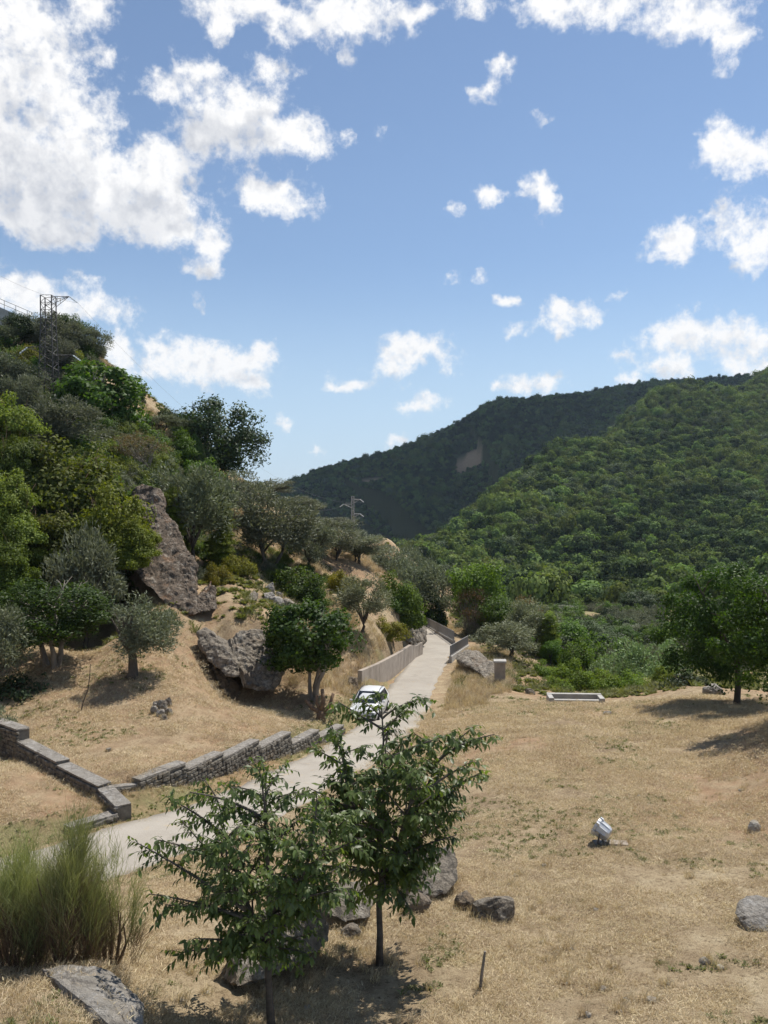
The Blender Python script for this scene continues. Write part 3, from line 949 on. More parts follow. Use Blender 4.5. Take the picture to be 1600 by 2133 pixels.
LIMBS = {
 'olive': [limb_mesh('trunk', 200 + i, M['bark'], n_stem=(1, 2, 3)[i], n_branch=9, r0=0.055, gnarl=0.06, fork=0.27) for i in range(3)],
 'thick': [limb_mesh('trunk', 210, M['bark'], n_stem=1, n_branch=8, r0=0.12, gnarl=0.03, fork=0.34)],
 'tree': [limb_mesh('trunk', 220 + i, M['bark'], n_stem=1, n_branch=8, r0=0.045, gnarl=0.02, fork=0.34) for i in range(2)],
 'fig': [limb_mesh('trunk', 230, M['bark_pale'], n_stem=3, n_branch=12, r0=0.06, gnarl=0.05, fork=0.32)],
 'stems': [limb_mesh('stem', 240, M['bark_brown'], n_stem=3, n_branch=12, r0=0.03, gnarl=0.05, fork=0.18, sides=5)],
 'twigs': [limb_mesh('trunk', 250, M['bark_pale'], n_stem=4, n_branch=28, r0=0.035, gnarl=0.04, fork=0.12, sides=5, spread=0.9)],
}
def cypress_mesh():
    r = np.random.default_rng(77)
    n = 6500
    h = r.random(n)
    rad = 0.95 * np.sin(np.clip(h, 0, 1) ** 0.7 * PI) ** 0.7 * (0.75 + 0.35 * r.random(n))
    a = r.random(n) * 2 * PI
    pos = np.stack([np.cos(a) * rad, np.sin(a) * rad, h * 2 - 1], 1)
    dirs = np.stack([np.cos(a) * .4, np.sin(a) * .4, np.full(n, 1.0)], 1) + r.normal(size=(n, 3)) * 0.25
    V, Fq = leaf_quads(pos, dirs, unit(pos * np.array([1, 1, 0]) + 1e-3), 0.09, 0.07)
    return fast_mesh('crown', V, Fq, [M['dark']])
PROTO['cypress'] = [cypress_mesh()]

_count = {}
def plant(kind, name, label, cat, px, top, wpx, d, tint=(1, 1, 1), group=None, crown_bottom=None, limbs=None, depth=None, base=None, trunk_px=None, mat_scale=None):
    """a tree or shrub rooted in the ground at image column px and distance d, its top at image row top"""
    i = _count[kind] = _count.get(kind, -1) + 1
    g = at(px if trunk_px is None else trunk_px, d)
    if base is not None:
        g.z = base
    ztop = P(px, top, d)[2]
    h = max(0.5, ztop - g.z)
    hw = wpx * 0.5 * d / F_PX * (1.22 if kind == 'olive' else 1.1)
    hd = hw if depth is None else depth
    if kind in ('vine', 'bush', 'scrub', 'willow'):
        low_h = 0.9 * hw
        if h < low_h:
            g.z -= low_h - h
            h = low_h
    if kind == 'olive':
        tint = tuple(1.22 * q for q in tint)
    root = thing(name, label, cat, g, (0, 0, 0), group)
    prot = PROTO[kind][i % len(PROTO[kind])]
    xoff = 0.0 if trunk_px is None else (px - trunk_px) / F_PX * d
    rot = (0, 0, (i * 2.39996) % 6.283)
    dome = prot.name.startswith('foliage')
    cb = 0.0 if dome else (0.22 if crown_bottom is None else crown_bottom)
    if crown_bottom is not None and dome:
        cb = crown_bottom
    if dome:
        z0, rz = h * cb, h * (1 - cb)
    else:
        z0, rz = h * (1 + cb) / 2, h * (1 - cb) / 2
    lay = 1
    if dome and rz > 1.5 * hw:
        lay = int(math.ceil((rz - hw) / (0.75 * hw))) + 1
    for q in range(1, lay):
        c = obj('foliage', PROTO[kind][(i + q) % len(PROTO[kind])], root, (xoff + 0.18 * hw * math.sin(q * 2.1 + i), -0.1 * hw * q, z0 + (rz - hw * 1.1) * (1 - q / (lay - 1 + 1e-6))), (0, 0, rot[2] + q * 1.7), (hw * (1 + .06 * q), hd * (1 + .06 * q), hw * 1.1))
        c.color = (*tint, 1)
    if lay > 1:
        z0, rz = z0 + rz - hw * 1.1, hw * 1.1
    c = obj('foliage' if dome else 'crown', prot, root, (xoff, 0, z0), rot, (hw, hd, rz))
    if abs(rot[2]) > 0 and abs(hw - hd) > 0.3:
        c.rotation_euler = (0, 0, 0 if i % 2 else PI)
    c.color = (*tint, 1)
    lk = limbs or {'olive': 'olive', 'green': 'tree', 'shade': 'tree', 'fig': 'fig', 'laurel': 'fig', 'dark': 'tree', 'vine': 'stems', 'bush': 'stems', 'scrub': 'stems', 'twiggy': 'twigs', 'willow': 'stems', 'cypress': 'tree'}[kind]
    lm = LIMBS[lk][i % len(LIMBS[lk])]
    t = obj('stem' if lm.name.startswith('stem') else 'trunk', lm, root, (0, 0, 0), (0, 0, rot[2] + 1), (max(hw, h * 0.35), max(min(hd, hw * 1.3), h * 0.35), h))
    return root
GO = 'olive trees on the terraced slope'
Y = (1.35, 1.25, 0.9)
G_ = (0.95, 1.05, 0.9)
PLANTS = [
 # upper hillside
 ('olive','olive_tree','round dark olive standing alone on the left skyline',185,684,72,90,(.7,.72,.72),GO),
 ('green','leafy_tree','bright green tree on the skyline right of the lattice pylon',152,654,64,91,(.7,.8,.7),None),
 ('olive','olive_tree','grey olive directly behind the top of the lattice pylon',108,656,84,88,(.75,.75,.75),GO),
 ('dark','evergreen_tree','dark evergreen tree under the railing at the upper left corner',44,652,78,88,(1.2,1.3,1.2),None),
 ('olive','olive_tree','grey olive at the left picture edge below the railing',2,668,60,86,(.7,.75,.7),GO),
 ('vine','creeper_mound','yellow green creeper left of the pylon below the dark evergreen',52,708,80,83,(1.05,.9,.7),None),
 ('olive','olive_tree','tall grey olive directly right of the pylon shaft',125,700,62,82,(.72,.72,.75),GO),
 ('vine','creeper_mound','slender yellow green creeper on the dry slope right of the pylon',152,728,52,84,(1.1,1.0,.7),None),
 ('fig','fig_tree','large bright green fig with broad leaves below the pylon',208,764,188,77,(.70,.74,.6),None),
 ('olive','olive_tree','grey olive against the left edge level with the pylon foot',18,742,96,75,(.72,.75,.74),GO),
 ('olive','olive_tree','small grey olive between left edge and pylon foot',62,780,74,72,(.8,.82,.8),GO),
 ('olive','olive_tree','wide grey olive with pale trunk below the pylon foot',128,826,132,66,(.82,.84,.84),GO),
 ('vine','creeper_mound','pale green creeper column at left edge beside the wide olive',22,832,110,59,(1.15,1.15,1.0),None),
 ('vine','creeper_mound','dark tangled creeper below the pale creeper column at left edge',46,900,90,55,(.6,.65,.6),None),
 ('olive','olive_tree','small pale olive between the fig and the leafless brown shrub',216,898,64,71,(.95,1.0,.95),GO),
 ('twiggy','brown_shrub','half bare brown shrub with many thin stems on the hillside',292,898,112,67,(1,1,.9),None),
 ('olive','olive_tree','dim olive under the dark scrub on the descending skyline',336,866,84,80,(.6,.62,.62),GO),
 ('scrub','dark_scrub','low dark scrub on the descending skyline left of the large oak',350,846,66,91,(1.5,1.4,1.2),None),
 ('scrub','dark_scrub','tiny dark shrub on the dry skyline ledge',291,800,26,87,(1.5,1.4,1.2),None),
 ('scrub','dark_scrub','low olive brown scrub on the dry grass below the skyline olive',228,758,36,90,(2.0,1.7,1.3),None),
 ('dark','holm_oak','large dark holm oak leaning over the skyline',452,836,182,86,(1.15,1.2,1.2),None),
 ('dark','holm_oak','small dark oak attached to the left flank of the large holm oak',402,868,70,90,(1.4,1.4,1.3),None),
 ('cypress','cypress','narrow dark cypress in front of the large holm oak',406,906,40,79,(.9,1.1,.9),None),
 ('bush','green_bush','bright green bush left of the dark cypress',380,902,52,78,(.9,.95,.7),None),
 ('bush','green_bush','light green bush below the cypress foot',418,960,84,75,(1.0,1.1,.8),None),
 ('olive','olive_tree','olive with dark trunk just right of the leaning rock slab',402,974,136,58,(.78,.84,.72),GO),
 ('vine','creeper_mound','pale yellow creeper hanging left of the olive behind the slab',362,1012,40,57,(1.2,1.2,.9),None),
 ('vine','creeper_mound','pale yellow creeper on the right flank of that olive',462,1030,40,60,(1.1,1.05,.7),None),
 ('olive','olive_tree','hazy grey olive on the slope directly below the holm oak',500,984,110,74,(.85,.86,.88),GO),
 ('olive','olive_tree','largest olive of the row with a clear forked trunk',568,1028,146,63.5,(.75,.77,.74),GO),
 ('olive','olive_tree','second olive of the row with twin dark stems',645,1082,92,66.5,(.8,.82,.8),GO),
 ('olive','olive_tree','third olive of the row rising behind its neighbours',698,1082,104,73,(.85,.86,.86),GO),
 ('olive','olive_tree','fourth olive of the row with a crooked leaning trunk',748,1106,96,76,(.85,.86,.86),GO),
 ('olive','olive_tree','far olive on the skyline right of the holm oak',562,1002,92,98,(.9,.9,.95),GO),
 ('olive','olive_tree','far olive cresting the spur above the second olive of the row',618,1036,90,95,(.9,.92,.95),GO),
 ('olive','olive_tree','far olive on the spur crest below the distant pylon',690,1078,80,98,(.9,.92,.95),GO),
 ('olive','olive_tree','low far olive where the spur crest dips to the valley',800,1140,110,92,(.85,.88,.88),GO),
 ('olive','olive_tree','low grey olive above the ivy covered rock',842,1166,90,90,(.85,.9,.88),GO),
 ('olive','olive_tree','round grey olive beyond the road bend',902,1180,96,92,(.8,.84,.8),GO),
 ('bush','green_bush','dark bush beneath the round olive at the road bend',896,1246,70,91,(.5,.6,.5),None),
 ('olive','olive_tree','twin stemmed feathery olive on the bank right of the fig',756,1203,98,56,(.92,.92,.82),GO),
 ('fig','fig_tree','dark glossy fig tree beside the cave rock',645,1250,186,42.5,(.52,.62,.52),None),
 ('bush','green_bush','green tangle of shrubs under the row of olives',612,1186,110,61,(.75,.75,.6),None),
 ('bush','green_bush','low green shrub at the foot of the second olive',650,1205,60,59,(.7,.75,.6),None),
 ('vine','creeper_mound','yellowish weeds on the bank beside the leaning slab',500,1150,70,58,(1.2,1.0,.7),None),
 ('vine','creeper_mound','dry weeds clump right of the slab foot',452,1176,60,55,(1.3,1.0,.7),None),
 ('vine','creeper_mound','dry brown creeper on the bank above the concrete wall',806,1292,76,62.5,(1.25,.95,.62),None),
 ('bush','green_bush','green bush on the bank between feathery olive and ivy',806,1238,70,68,(.75,.75,.6),None),
 ('olive','olive_tree','small olive on the bare crest behind the ivy rock',868,1146,80,99,(.8,.84,.82),GO),
 ('olive','olive_tree','low olive left of the small crest olive',834,1152,84,101,(.8,.84,.82),GO),
 ('vine','creeper_mound','golden weeds on the bank under the third olive of the row',716,1180,84,64,(1.5,1.1,.6),None),
 # left thicket
 ('vine','creeper_mound','wide bright green creeper mass above the rock overhang',150,930,236,57,(.72,.74,.62),None),
 ('vine','creeper_mound','lime yellow creeper crest capping the rock overhang',228,1034,156,48.6,(.98,.92,.6),None),
 ('vine','creeper_mound','olive green creeper slope left of the lime creeper crest',112,1056,170,48.2,(.68,.66,.55),None),
 ('vine','creeper_mound','yellow green creeper draped over the left edge of the leaning slab',276,1080,88,47.6,(.95,.92,.6),None),
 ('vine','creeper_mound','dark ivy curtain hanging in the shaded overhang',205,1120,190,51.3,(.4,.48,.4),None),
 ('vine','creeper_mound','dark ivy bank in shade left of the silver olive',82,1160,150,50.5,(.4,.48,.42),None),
 ('vine','creeper_mound','pale variegated creeper dome at the left edge',14,986,108,46,(1.15,1.2,1.05),None),
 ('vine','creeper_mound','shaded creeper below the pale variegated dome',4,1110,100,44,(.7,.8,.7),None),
 ('olive','olive_tree','silver olive growing in front of the dark overhang',176,1112,120,45,(.95,1.0,.95),GO),
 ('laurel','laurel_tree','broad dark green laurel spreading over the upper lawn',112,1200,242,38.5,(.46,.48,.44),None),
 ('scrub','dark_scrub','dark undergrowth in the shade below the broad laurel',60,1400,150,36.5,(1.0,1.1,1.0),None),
 ('olive','olive_tree','silver olive cut by the left edge beside the laurel',-12,1268,120,35,(.95,1.0,.95),GO),
 ('olive','olive_tree','small silver olive at left edge above the wall end',-8,1478,66,29.5,(1.0,1.05,1.0),GO),
 ('olive','olive_tree','small round olive with thick dark trunk on the open lawn',304,1258,122,37,(.85,.9,.85),GO),
 # valley
 ('green','leafy_tree','yellow green tree beyond the right hand railing',990,1172,112,86,(1.25,1.2,.7),None),
 ('twiggy','brown_shrub','withered brown tree in front of the yellow green tree',985,1222,78,83,(1.0,.9,.8),None),
 ('green','leafy_tree','mid green tree right of the withered brown tree',1036,1240,86,82,(.85,.95,.6),None),
 ('olive','olive_tree','wide grey olive behind the concrete pillar',1056,1298,104,67,(1.10,1.14,1.04),'olive trees in the gully'),
 ('olive','olive_tree','taller grey olive right of the wide one behind the pillar',1104,1254,90,77,(1.04,1.09,0.99),'olive trees in the gully'),
 ('twiggy','brown_shrub','rusty brown treetop above the taller gully olive',1098,1240,76,88,(1.30,1.10,0.78),None),
 ('vine','creeper_mound','pale creeper climbing the right side of the gully olive',1142,1270,34,76,(1.43,1.49,1.17),None),
 ('green','leafy_tree','bright green round tree in the middle of the gully',1178,1288,84,86,(1.10,1.23,0.78),None),
 ('green','leafy_tree','little green tree with a thin dark trunk on dry grass',1150,1334,44,74,(.9,1.0,.6),None),
 ('vine','creeper_mound','green creeper mound right of the little thin trunked tree',1200,1340,90,72,(.6,.8,.5),None),
 ('dark','evergreen_tree','dark evergreen bush behind the bright round gully tree',1232,1294,96,100,(1.69,1.82,1.43),None),
 ('dark','evergreen_tree','dark evergreen bush above the grey green willow',1266,1318,90,88,(1.2,1.3,1.0),None),
 ('green','leafy_tree','small green tree right of the dark gully evergreens',1300,1302,56,104,(0.78,0.98,0.65),None),
 ('willow','willow_bush','broad grey green willow bush left of the shady right tree',1345,1334,150,66,(1.10,1.43,0.91),None),
 ('willow','willow_bush','low grey green willow in front of the broad willow',1290,1372,110,62,(1.04,1.37,0.81),None),
 ('vine','creeper_mound','bright bramble mound behind the concrete trough',1200,1386,86,57,(0.98,1.23,0.65),None),
 ('vine','creeper_mound','leafy bramble mound behind the right end of the trough',1258,1392,84,58,(1.10,1.30,0.65),None),
 ('vine','creeper_mound','bramble mound at the field edge right of the trough',1318,1404,86,57,(0.98,1.17,0.65),None),
 ('vine','creeper_mound','bramble strip running down left of the trough',1140,1384,64,60,(0.91,1.10,0.65),None),
 ('vine','creeper_mound','low bramble strip by the left end of the trough',1168,1408,60,55,(1.04,1.17,0.65),None),
 ('vine','creeper_mound','yellow green bramble beside the shady right tree',1388,1392,60,57,(1.30,1.37,0.78),None),
 ('olive','olive_tree','valley olive left of the bare tan patch',1182,1262,50,165,(.85,.9,.85),'olives on the valley floor'),
 ('olive','olive_tree','valley olive right above the bare tan patch',1236,1268,60,185,(.8,.88,.82),'olives on the valley floor'),
 ('olive','olive_tree','valley olive right of the bare tan patch',1272,1282,52,150,(.85,.9,.85),'olives on the valley floor'),
 ('olive','olive_tree','valley olive below the big dark valley oak',1322,1302,54,130,(.85,.9,.85),'olives on the valley floor'),
 ('olive','olive_tree','valley olive nearest the shady right tree',1384,1304,60,120,(.8,.85,.8),'olives on the valley floor'),
 ('olive','olive_tree','valley olive right of the big dark valley oak',1374,1276,46,160,(.85,.9,.85),'olives on the valley floor'),
 ('dark','valley_oak','big dark oak standing on the valley floor',1332,1232,78,172,(1.3,1.5,1.2),None),
 ('green','leafy_tree','light green tree right of the big valley oak',1378,1250,54,178,(.6,.75,.55),None),
 # right edge
 ('shade','shade_tree','broad shady tree with dark trunk at the right field edge',1528,1172,250,40,(.50,.60,.48),None),
 ('shade','shade_tree','shady tree cut off by the right picture edge',1676,1180,280,30.5,(.58,.66,.46),None),
 ('scrub','dark_scrub','dark shrub in the shade behind the field edge rock',1430,1392,100,51,(.9,1.0,.9),None),
]
for q in PLANTS:
    kind, name, label, px, top, w, d, tint, grp = q
    cat = {'olive_tree': 'olive tree', 'leafy_tree': 'tree', 'evergreen_tree': 'evergreen', 'creeper_mound': 'creeper', 'fig_tree': 'fig tree', 'brown_shrub': 'shrub',
           'dark_scrub': 'scrub', 'holm_oak': 'oak', 'cypress': 'cypress', 'green_bush': 'bush', 'laurel_tree': 'laurel', 'willow_bush': 'willow', 'valley_oak': 'oak', 'shade_tree': 'tree'}[name]
    kw = {}
    if name == 'shade_tree':
        kw = dict(crown_bottom=0.13, trunk_px=1533 if px < 1600 else 1668)
    if 'thick dark trunk' in label:
        kw = dict(limbs='thick', crown_bottom=0.26, trunk_px=272)
    if 'cave rock' in label:
        kw = dict(crown_bottom=0.25)
    if 'twin stemmed' in label:
        kw = dict(crown_bottom=0.30)
    if 'broad dark green laurel' in label:
        kw = dict(crown_bottom=0.18)
    if 'skyline' in label and 'round dark' in label:
        kw = dict(crown_bottom=0.05)
    if 'row' in label and kind == 'olive':
        kw = dict(crown_bottom=0.20)
    if 'lime creeper crest' in label or 'lime yellow creeper' in label:
        kw = dict(base=float(P(px, 1138, d)[2]))
    if 'draped over the left edge' in label:
        kw = dict(base=float(P(px, 1180, d)[2]))
    if 'large bright green fig' in label:
        kw = dict(base=float(P(208, 925, 77)[2]), crown_bottom=0.05)
    if 'large dark holm oak' in label:
        kw = dict(crown_bottom=0.06)
    if 'leafless grey' in label:
        kw = dict(base=at(1533, 37.5).z + 1.2, crown_bottom=0.3)
    plant(kind, name, label, cat, px, top, w, d, tint, grp, **kw)

# ------------------------------------------------------------------ scatter (uncountable growth)
def scatter(name, label, cat, pts, scl, rot, protos, pick=None):
    """one object whose geometry nodes set small plants on its points"""
    me = bpy.data.meshes.new(name)
    me.vertices.add(len(pts))
    me.vertices.foreach_set('co', np.asarray(pts, np.float32).ravel())
    for nm, arr, ty in (('size', scl, 'FLOAT'), ('spin', rot, 'FLOAT')):
        a = me.attributes.new(nm, ty, 'POINT')
        a.data.foreach_set('value', np.asarray(arr, np.float32))
    a = me.attributes.new('pick', 'INT', 'POINT')
    a.data.foreach_set('value', (rng.integers(0, len(protos), len(pts)) if pick is None else pick).astype(np.int32))
    o = obj(name, me)
    o['kind'] = 'stuff'
    o['label'] = label
    o['category'] = cat
    col = bpy.data.collections.new(name + '_kinds')
    for k, pm in enumerate(protos):
        po = bpy.data.objects.new('%s_kind_%s' % (name, 'abcdefgh'[k]), pm)
        col.objects.link(po)
    ng = bpy.data.node_groups.new(name, 'GeometryNodeTree')
    ng.interface.new_socket('Geometry', in_out='INPUT', socket_type='NodeSocketGeometry')
    ng.interface.new_socket('Geometry', in_out='OUTPUT', socket_type='NodeSocketGeometry')
    gi, go = ng.nodes.new('NodeGroupInput'), ng.nodes.new('NodeGroupOutput')
    ci = ng.nodes.new('GeometryNodeCollectionInfo')
    ci.inputs[0].default_value = col
    ci.inputs['Separate Children'].default_value = True
    ip = ng.nodes.new('GeometryNodeInstanceOnPoints')
    ip.inputs['Pick Instance'].default_value = True
    def attr(nm, ty):
        n = ng.nodes.new('GeometryNodeInputNamedAttribute')
        n.data_type = ty
        n.inputs[0].default_value = nm
        return n.outputs[0]
    cx = ng.nodes.new('ShaderNodeCombineXYZ')
    ng.links.new(attr('spin', 'FLOAT'), cx.inputs[2])
    mp = ng.nodes.new('GeometryNodeMeshToPoints')
    ng.links.new(gi.outputs[0], mp.inputs[0])
    ng.links.new(mp.outputs[0], ip.inputs['Points'])
    ng.links.new(ci.outputs[0], ip.inputs['Instance'])
    ng.links.new(attr('pick', 'INT'), ip.inputs['Instance Index'])
    ng.links.new(cx.outputs[0], ip.inputs['Rotation'])
    ng.links.new(attr('size', 'FLOAT'), ip.inputs['Scale'])
    ng.links.new(ip.outputs[0], go.inputs[0])
    md = o.modifiers.new('scatter', 'NODES')
    md.node_group = ng
    return o

# the wood on the far hills
def forest_proto(seed, mat, flat=1.0, clumps=10, n=560):
    r = np.random.default_rng(seed)
    V, Fq = crown_cloud(r, n_clump=clumps, n_leaf=n, L=0.22, W=0.17, clump_r=0.46, up=0.0, droop=0.3, lump=0.35, inner=0.45, low=-0.4, shell=0.95)
    V[:, 2] = (V[:, 2] + 0.75) * flat
    return fast_mesh('forest_crown', V, Fq, [M[mat]])
FOREST = [forest_proto(300, 'forest'), forest_proto(301, 'forest', 1.25, 7), forest_proto(302, 'forest_dark', 1.1, 12), forest_proto(303, 'forest_dark', 0.9, 9), forest_proto(304, 'forest_pale', 1.0, 8), forest_proto(305, 'forest_pale', 1.4, 6), forest_proto(306, 'forest_grey', 0.85, 9), forest_proto(307, 'forest', 0.8, 12)]
def build_forest():
    n2 = 240000
    u = rng.random(n2)
    d = np.sqrt(u * (1180.0 ** 2 - 185.0 ** 2) + 185.0 ** 2)
    a = rng.uniform(-0.30, 0.60, n2)
    x, y = np.sin(a) * d, np.cos(a) * d
    z = terrain(x, y)
    # keep what this side of the ridges can show: slope test against the line of sight
    e = (z + 5 - CAM_Z) / d
    order = np.argsort(d)
    ab = np.clip(((a + 0.30) / 0.90 * 700).astype(int), 0, 699)
    mx = np.full(700, -9.0)
    vis = np.zeros(n2, bool)
    for k in order:
        b = ab[k]
        if e[k] > mx[b] - 0.012:
            vis[k] = True
        if e[k] > mx[b]:
            mx[b] = e[k]
    px = CX + F_PX * x / y
    for c, (ux, uy, hw, hh) in FIELD_SPOTS:
        vis &= ~((np.abs(x - c[0]) < hw + 2) & (np.abs(y - c[1]) < hh + 2))
    tan = np.exp(-(((px - 1240) / 60) ** 2 + ((d - 175) / 18) ** 2)) + np.exp(-(((px - 1400) / 40) ** 2 + ((d - 160) / 30) ** 2))
    vis &= tan < 0.3
    vis &= ~((d < 215) & (rng.random(n2) < 0.6))
    idx = np.nonzero(vis)[0]
    # blue-noise style thinning on a grid
    size = 2.3 + 3.1 * rng.random(n2) ** 1.8 + 0.7 * fbm2(x, y, 1 / 60.0, 2, 71)
    cell = {}
    out = []
    for k in idx:
        s = size[k] * 0.92
        key = (int(x[k] // 3.0), int(y[k] // 3.0))
        ok = True
        for i in range(-1, 2):
            for j in range(-1, 2):
                for m in cell.get((key[0] + i, key[1] + j), ()):
                    if (x[m] - x[k]) ** 2 + (y[m] - y[k]) ** 2 < (s * 1.02) ** 2:
                        ok = False
                        break
                if not ok:
                    break
            if not ok:
                break
        if ok:
            cell.setdefault(key, []).append(k)
            out.append(k)
    out = np.array(out)
    pts = np.stack([x[out], y[out], z[out] - 0.3], 1)
    patch = fbm2(x[out], y[out], 1 / 45.0, 3, 75) + 0.55 * rng.normal(size=len(out))
    pk = np.digitize(patch, [-0.75, -0.35, -0.05, 0.2, 0.45, 0.7, 1.0])
    pk = np.array([3, 2, 0, 7, 1, 4, 6, 5])[pk]
    print('forest crowns', len(out))
    o = scatter('forest', 'dense green wood covering the far hillsides', 'forest', pts, size[out], rng.uniform(0, 6.28, len(out)), FOREST, pk)
    o.color = (1, 1, 1, 1)
build_forest()

def tuft_mesh(seed, mat, n, h, spread, w, lean, bend=0.3):
    r = np.random.default_rng(seed)
    V, Fq = [], []
    for i in range(n):
        a, b = r.random() * 6.28, r.random() * 6.28
        p0 = np.array([math.cos(a), math.sin(a), 0]) * spread * r.random()
        dr = np.array([math.cos(b) * lean * r.uniform(.2, 1.3), math.sin(b) * lean * r.uniform(.2, 1.3), 1.0])
        dr /= np.linalg.norm(dr)
        hh = h * r.uniform(0.5, 1.2)
        side = np.array([-math.sin(b + 1), math.cos(b + 1), 0]) * w * 0.5
        p1 = p0 + dr * hh * 0.55
        p2 = p0 + dr * hh + np.array([math.cos(b), math.sin(b), -0.6]) * hh * bend
        k = len(V)
        V += [p0 - side, p0 + side, p1 + side * .8, p1 - side * .8, p2]
        Fq += [(k, k + 1, k + 2), (k, k + 2, k + 3), (k + 3, k + 2, k + 4)]
    return fast_mesh('tuft', np.array(V), np.array(Fq), [mat])
def rosette_mesh(seed, mat, n=14, L=0.09):
    r = np.random.default_rng(seed)
    a = r.random(n) * 6.28
    el = r.uniform(0.2, 1.0, n)
    dirs = np.stack([np.cos(a) * np.cos(el), np.sin(a) * np.cos(el), np.sin(el)], 1)
    pos = r.normal(size=(n, 3)) * np.array([.03, .03, .0]) + np.array([0, 0, .005])
    V, Fq = leaf_quads(pos, dirs, np.tile([0, 0, 1.0], (n, 1)) + dirs * .1, L * r.uniform(.6, 1.2, n), L * .42)
    return fast_mesh('rosette', V, Fq, [mat])
STRAW = [tuft_mesh(400 + i, M['straw'], 46, 0.085, 0.30, 0.0075, 1.6) for i in range(3)] + [tuft_mesh(405, M['straw'], 34, 0.07, 0.34, 0.012, 4.0)]
TALL = [tuft_mesh(410 + i, M['straw'], 22, 0.42, 0.20, 0.016, 0.5, 0.25) for i in range(3)]
GREENT = [tuft_mesh(420 + i, M['weed'], 22, 0.06, 0.16, 0.009, 1.2) for i in range(2)] + [rosette_mesh(430 + i, M['weed']) for i in range(2)]
HERB = [rosette_mesh(440 + i, M['weed'], 46, 0.16) for i in range(2)] + [tuft_mesh(443, M['weed'], 24, 0.3, 0.2, 0.02, 0.7)]
def sample(n, d0, d1, a0=-0.50, a1=0.50, power=1.0):
    u = rng.random(n)
    d = d0 * (d1 / d0) ** u if power == 0 else (d0 ** power + u * (d1 ** power - d0 ** power)) ** (1 / power)
    a = rng.uniform(a0, a1, n)
    return np.sin(a) * d, np.cos(a) * d
def off_road(x, y, m=1.65):
    dr, _, sr = poly_dist(x, y, ROADC)
    return dr > m
def on_ground(x, y, sink=0.0):
    return np.stack([x, y, terrain(x, y) - sink], 1)
# mown straw on field and lawn
x, y = sample(52000, 8.5, 46, power=0.85)
drv, _, srv = poly_dist(x, y, ROADC)
k = off_road(x, y, 1.38) & (fbm2(x, y, 0.7, 3, 81) > -0.30) & ~((srv > 0) & (drv < 3.0) & (rng.random(len(x)) < 0.75))
k &= ~((srv > 0) & (drv > 3.2) & (y > 24) & (rng.random(len(x)) < 0.5))
x, y = x[k], y[k]
dd = np.hypot(x, y)
scatter('dry_grass', 'short dry straw on the mown field and lawn', 'grass', on_ground(x, y), rng.uniform(0.6, 1.3, len(x)) * np.clip(dd / 20, 1, 2.0), rng.uniform(0, 6.28, len(x)), STRAW)
# green weeds in drifts
x, y = sample(34000, 8.5, 48, power=0.75)
g = fbm2(x, y, 0.35, 3, 83) + 0.5 * fbm2(x, y, 1.5, 2, 84)
dr, _, sr = poly_dist(x, y, ROADC)
verge = (sr > 0) & (dr > 1.6) & (dr < 3.0) & (y < 58)
k = off_road(x, y, 1.45) & ((g > 0.40 - 0.50 * sstep(-np.hypot(x, y), -18, -9) * (x > -2)) | (verge & (rng.random(len(x)) < 0.8)))
x, y = x[k], y[k]
dd = np.hypot(x, y)
scatter('green_weeds', 'green weeds sprouting in the dry grass', 'weeds', on_ground(x, y), rng.uniform(0.4, 0.95, len(x)) * np.clip(dd / 24, 1, 1.7), rng.uniform(0, 6.28, len(x)), GREENT)
# tall dry grass and herbs on the hillside and gully banks
x, y = sample(34000, 45, 112, -0.62, 0.16, power=1.1)
g = fbm2(x, y, 0.10, 3, 85)
k = off_road(x, y, 2.6) & (g > -0.15)
xs, ys = x[k], y[k]
scatter('tall_dry_grass', 'tall yellow dry grass on the left hillside', 'grass', on_ground(xs, ys, 0.03), rng.uniform(0.7, 1.7, len(xs)), rng.uniform(0, 6.28, len(xs)), TALL)
x, y = sample(9000, 46, 112, -0.62, 0.10, power=1.3)
g = fbm2(x, y, 0.12, 3, 87)
k = off_road(x, y, 2.6) & (g > 0.1)
x1, y1 = x[k], y[k]
x, y = sample(5200, 51, 125, 0.12, 0.62, power=1.0)
k = off_road(x, y, 2.6)
x1, y1 = np.r_[x1, x[k]], np.r_[y1, y[k]]
scatter('undergrowth', 'low green undergrowth on hillside and gully', 'undergrowth', on_ground(x1, y1, 0.03), rng.uniform(0.9, 2.6, len(x1)), rng.uniform(0, 6.28, len(x1)), HERB)

